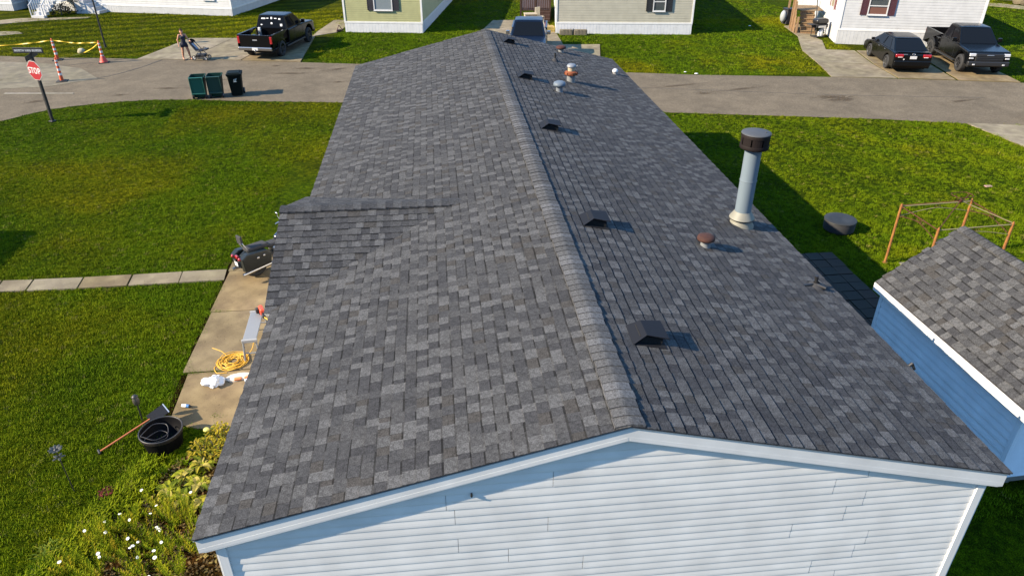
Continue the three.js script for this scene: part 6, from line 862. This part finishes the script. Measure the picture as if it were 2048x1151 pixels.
  for (const [x, z, n, l] of spots) {
    const g = thing('daisy_clump', 'feathery green daisy clump ' + l, 'flowering plant', [x, 0.02, z], 0, 'white daisy clumps'); const lists = [[], [], [], []];
    const tips = []; const H = rr(0.36, 0.66);
    for (let s = 0; s < 26; s++) { const a = rr(0, 6.28), r = 0.25 * Math.sqrt(rnd()), tx = r * Math.cos(a) * 1.2 - 0.02, tz = r * Math.sin(a) * 1.25, h = H * rr(0.65, 1.05), bx = r * Math.cos(a) * 0.5, bz = r * Math.sin(a) * 0.5, k = rnd() < 0.12 ? 3 : Math.floor(rr(0, 3)); tips.push([tx, h, tz]);
      lists[k].push([[bx - 0.003, 0, bz], [bx + 0.003, 0, bz], [tx + 0.002, h, tz], [tx - 0.002, h, tz]]);
      for (let i = 0; i < 26; i++) { const t = 0.15 + 0.85 * i / 26, len = 0.105 * (1.15 - t * 0.75); lists[k].push(...leafStrip([bx + (tx - bx) * t, h * t, bz + (tz - bz) * t], i * 2.4 + s, len, 0.0045, rr(0.75, 1.3), 0.2, 2)); } }
    lists.forEach((q, i) => q.length && part(g, 'foliage', quads(q), LM.daisy[i]));
    for (let i = 0; i < n; i++) { const t = tips[i % tips.length]; const f = part(g, 'flower', petals, white); f.position.set(t[0] + rr(-0.06, 0.06), t[1] + 0.02, t[2] + rr(-0.06, 0.06)); f.rotation.set(rr(-0.3, 0.5), rr(0, 6), rr(-0.2, 0.5)); const s = rr(0.62, 0.95); f.scale.set(s, s, s); part(f, 'flower_eye', eye, gold); }
  }
  { const g = thing('dry_grass_clump', 'yellow dry grass clump at the lower left corner beside the bed', 'plant', [-8.05, 0, -2.85], 0); const q = [[], []]; for (let i = 0; i < 160; i++) q[i % 2].push(...leafStrip([rr(-0.14, 0.14), 0, rr(-0.14, 0.14)], rr(0, 6.28), rr(0.15, 0.32), 0.006, rr(0.6, 1.3), 0.45, 3)); part(g, 'foliage', quads(q[0]), leafMat([0.20, 0.19, 0.02])); part(g, 'foliage', quads(q[1]), leafMat([0.10, 0.14, 0.02])); }
}
// ---------------------------------------------------------------- grass: tufts scattered over the lawns, denser where they are near
{
  reseed(17);
  const tuft = (n, h, R) => { const q = []; for (let i = 0; i < n; i++) { const a = rr(0, 6.28), r = R * Math.sqrt(rnd()), x = r * Math.cos(a), z = r * Math.sin(a), b = rr(0, 6.28), L = h * rr(0.6, 1.15), l = rr(0.15, 0.75) * L, w = rr(0.0032, 0.0055) * (h / 0.06); const dx = Math.cos(b), dz = Math.sin(b), sx = -dz * w, sz = dx * w; q.push([[x - sx, 0, z - sz], [x + sx, 0, z + sz], [x + dx * l * 0.4 + sx * 0.8, L * 0.62, z + dz * l * 0.4 + sz * 0.8], [x + dx * l * 0.4 - sx * 0.8, L * 0.62, z + dz * l * 0.4 - sz * 0.8]], [[x + dx * l * 0.4 - sx * 0.8, L * 0.62, z + dz * l * 0.4 - sz * 0.8], [x + dx * l * 0.4 + sx * 0.8, L * 0.62, z + dz * l * 0.4 + sz * 0.8], [x + dx * l, L * 0.9, z + dz * l]]); } return quads(q); };
  const geos = [tuft(16, 0.065, 0.075), tuft(16, 0.055, 0.085), tuft(18, 0.06, 0.08)];
  const tall = [], tallGeo = tuft(14, 0.15, 0.07);
  const geosFar = [tuft(16, 0.085, 0.17), tuft(16, 0.08, 0.18)];
  const paved = [...ROAD_FAR, ...ROAD_NEAR];
  const drv = [[[-7.42, -12.75], [-4, -12.75], [-4, -5.2], [-5.9, -5.42], [-6.6, -5.55], [-7.2, -5.95]], [[-18.05, -37], [-9, -35.2], [-7.5, -44], [-8.5, -47.5], [-9.3, -42.2], [-16.7, -42.5]], [[1.2, -32], [7.1, -31.6], [7.95, -37.9], [5.85, -38.2], [5.9, -46], [1.1, -46]], [[17.9, -29.2], [26.5, -27.2], [28, -34.6], [20.5, -35.1], [21.5, -37.5], [22.5, -39], [22.4, -42.6], [21.1, -42], [20.1, -37.6], [19.1, -35]], [[19.75, -21.4], [26, -20], [26, -15], [20.3, -17.5]], [[-16.6, -11.83], [-7.4, -11.85], [-7.35, -11.27], [-16.5, -11.25]], [[-4.32, -20.4], [4.32, -20.4], [4.32, 0.05], [-4.32, 0.05]], [[7.1, -11.2], [8.8, -11.2], [8.8, -7.4], [7.1, -7.4]], [[7.3, -2.5], [7.45, -6.5], [10.4, -6.5], [10.3, -2.5]]];
  const houses = [[[-7.3, -43.4], [-2.4, -42.5], [0.9, -61], [-4, -62]], [[5.9, -41.44], [14.2, -40.2], [17, -60], [9, -61]], [[21.9, -36.7], [29.2, -34.5], [35, -55], [28, -58]], [[-31.3, -54.5], [-15.8, -50], [-14, -58], [-34, -60]]];
  const free = (x, z) => { if (inPoly(x, z, paved)) return false; for (const p of drv) if (inPoly(x, z, p)) return false; for (const p of houses) if (inPoly(x, z, p)) return false; if (inPoly(x, z, bed) && rnd() < 0.62) return false; return true; };
  const bins = [...geos.map(() => []), ...geosFar.map(() => [])];
  const fill = (x0, x1, z0, z1, per, far) => { const n = Math.round((x1 - x0) * (z1 - z0) * per); for (let i = 0; i < n; i++) { const x = rr(x0, x1), z = rr(z0, z1); if (!free(x, z)) continue; const k = far ? 3 + Math.floor(rr(0, 2)) : Math.floor(rr(0, 3)); bins[k].push([x, z]); } };
  fill(-14, -6.4, -12.5, -1.5, 190, 0); fill(-17, -7, -20, -12.5, 120, 0); fill(4.4, 17, -14, -2, 110, 0); fill(4.4, 20, -25, -14, 70, 0); fill(-21, -5, -28.8, -20, 70, 0);
  fill(-30, -7, -52, -36, 24, 1); fill(-3.5, 22, -45, -30, 26, 1); fill(-8, -3, -43.5, -34.5, 30, 1); fill(17, 30, -27, -12, 20, 1); fill(26, 42, -55, -27, 14, 1); fill(15, 24, -56, -42, 14, 1); fill(-2, 6, -56, -42, 14, 1);
  for (const [x0, x1, z, n] of [[-7.42, -6.95, -9.72, 26], [-7.35, -6.55, -7.34, 40], [-6.35, -6.1, -5.85, 10]]) for (let i = 0; i < n; i++) bins[0].push([x0 + (x1 - x0) * Math.pow(rnd(), 1.6), z + rr(-0.025, 0.025)]);
  for (let i = 0; i < 900; i++) { const x = rr(-7.9, -5.9), z = rr(-5.2, -1.6), k = inPoly(x, z, bed); if (!k) continue; if (x < -6.9 - 0.25 * (z + 4) || rnd() < 0.06) tall.push([x, z]); }
  for (let i = 0; i < 500; i++) { const t = rnd(), x = -6.9 - 1.0 * t + rr(-0.4, -0.05), z = -4.75 + 2.6 * t + rr(-0.25, 0.25); tall.push([x, z]); }
  bins.push(tall);
  const mat = new THREE.MeshPhysicalMaterial({ color: lin(1, 1, 1), roughness: 0.8, specularIntensity: 0.1, side: THREE.DoubleSide });
  const m4 = new THREE.Matrix4(), q = new THREE.Quaternion(), e = new THREE.Euler();
  bins.forEach((b, k) => { const im = shadows(new THREE.InstancedMesh(k < 3 ? geos[k] : k < 5 ? geosFar[k - 3] : tallGeo, mat, b.length));
    b.forEach(([x, z], i) => { const edge = 1; e.set(rr(-0.12, 0.12), rr(0, 6.28), rr(-0.12, 0.12)); q.setFromEuler(e); const c = fbm(x * 1.7, z * 1.7, 205, 3), s = rr(0.8, 1.15); m4.compose(V(x, -0.004, z), q, V(s, s * rr(0.8, 1.1), s)); im.setMatrixAt(i, m4); const t = turf(x, z), v = rr(0.8, 1.22), d = rnd() < 0.022 ? 1 : 0; im.setColorAt(i, d ? lin(0.16 * v, 0.15 * v, 0.035 * v) : lin(GRASS[0] * 1.3 * t[0] * v, GRASS[1] * 1.3 * t[1] * v * rr(0.95, 1.08), GRASS[2] * t[2] * v)); });
    im.name = numbered('grass'); scene.add(im); tag(im, 'short mown grass blades over the lawns', 'grass', null, 'stuff'); });
}
renderer.render(scene, camera);
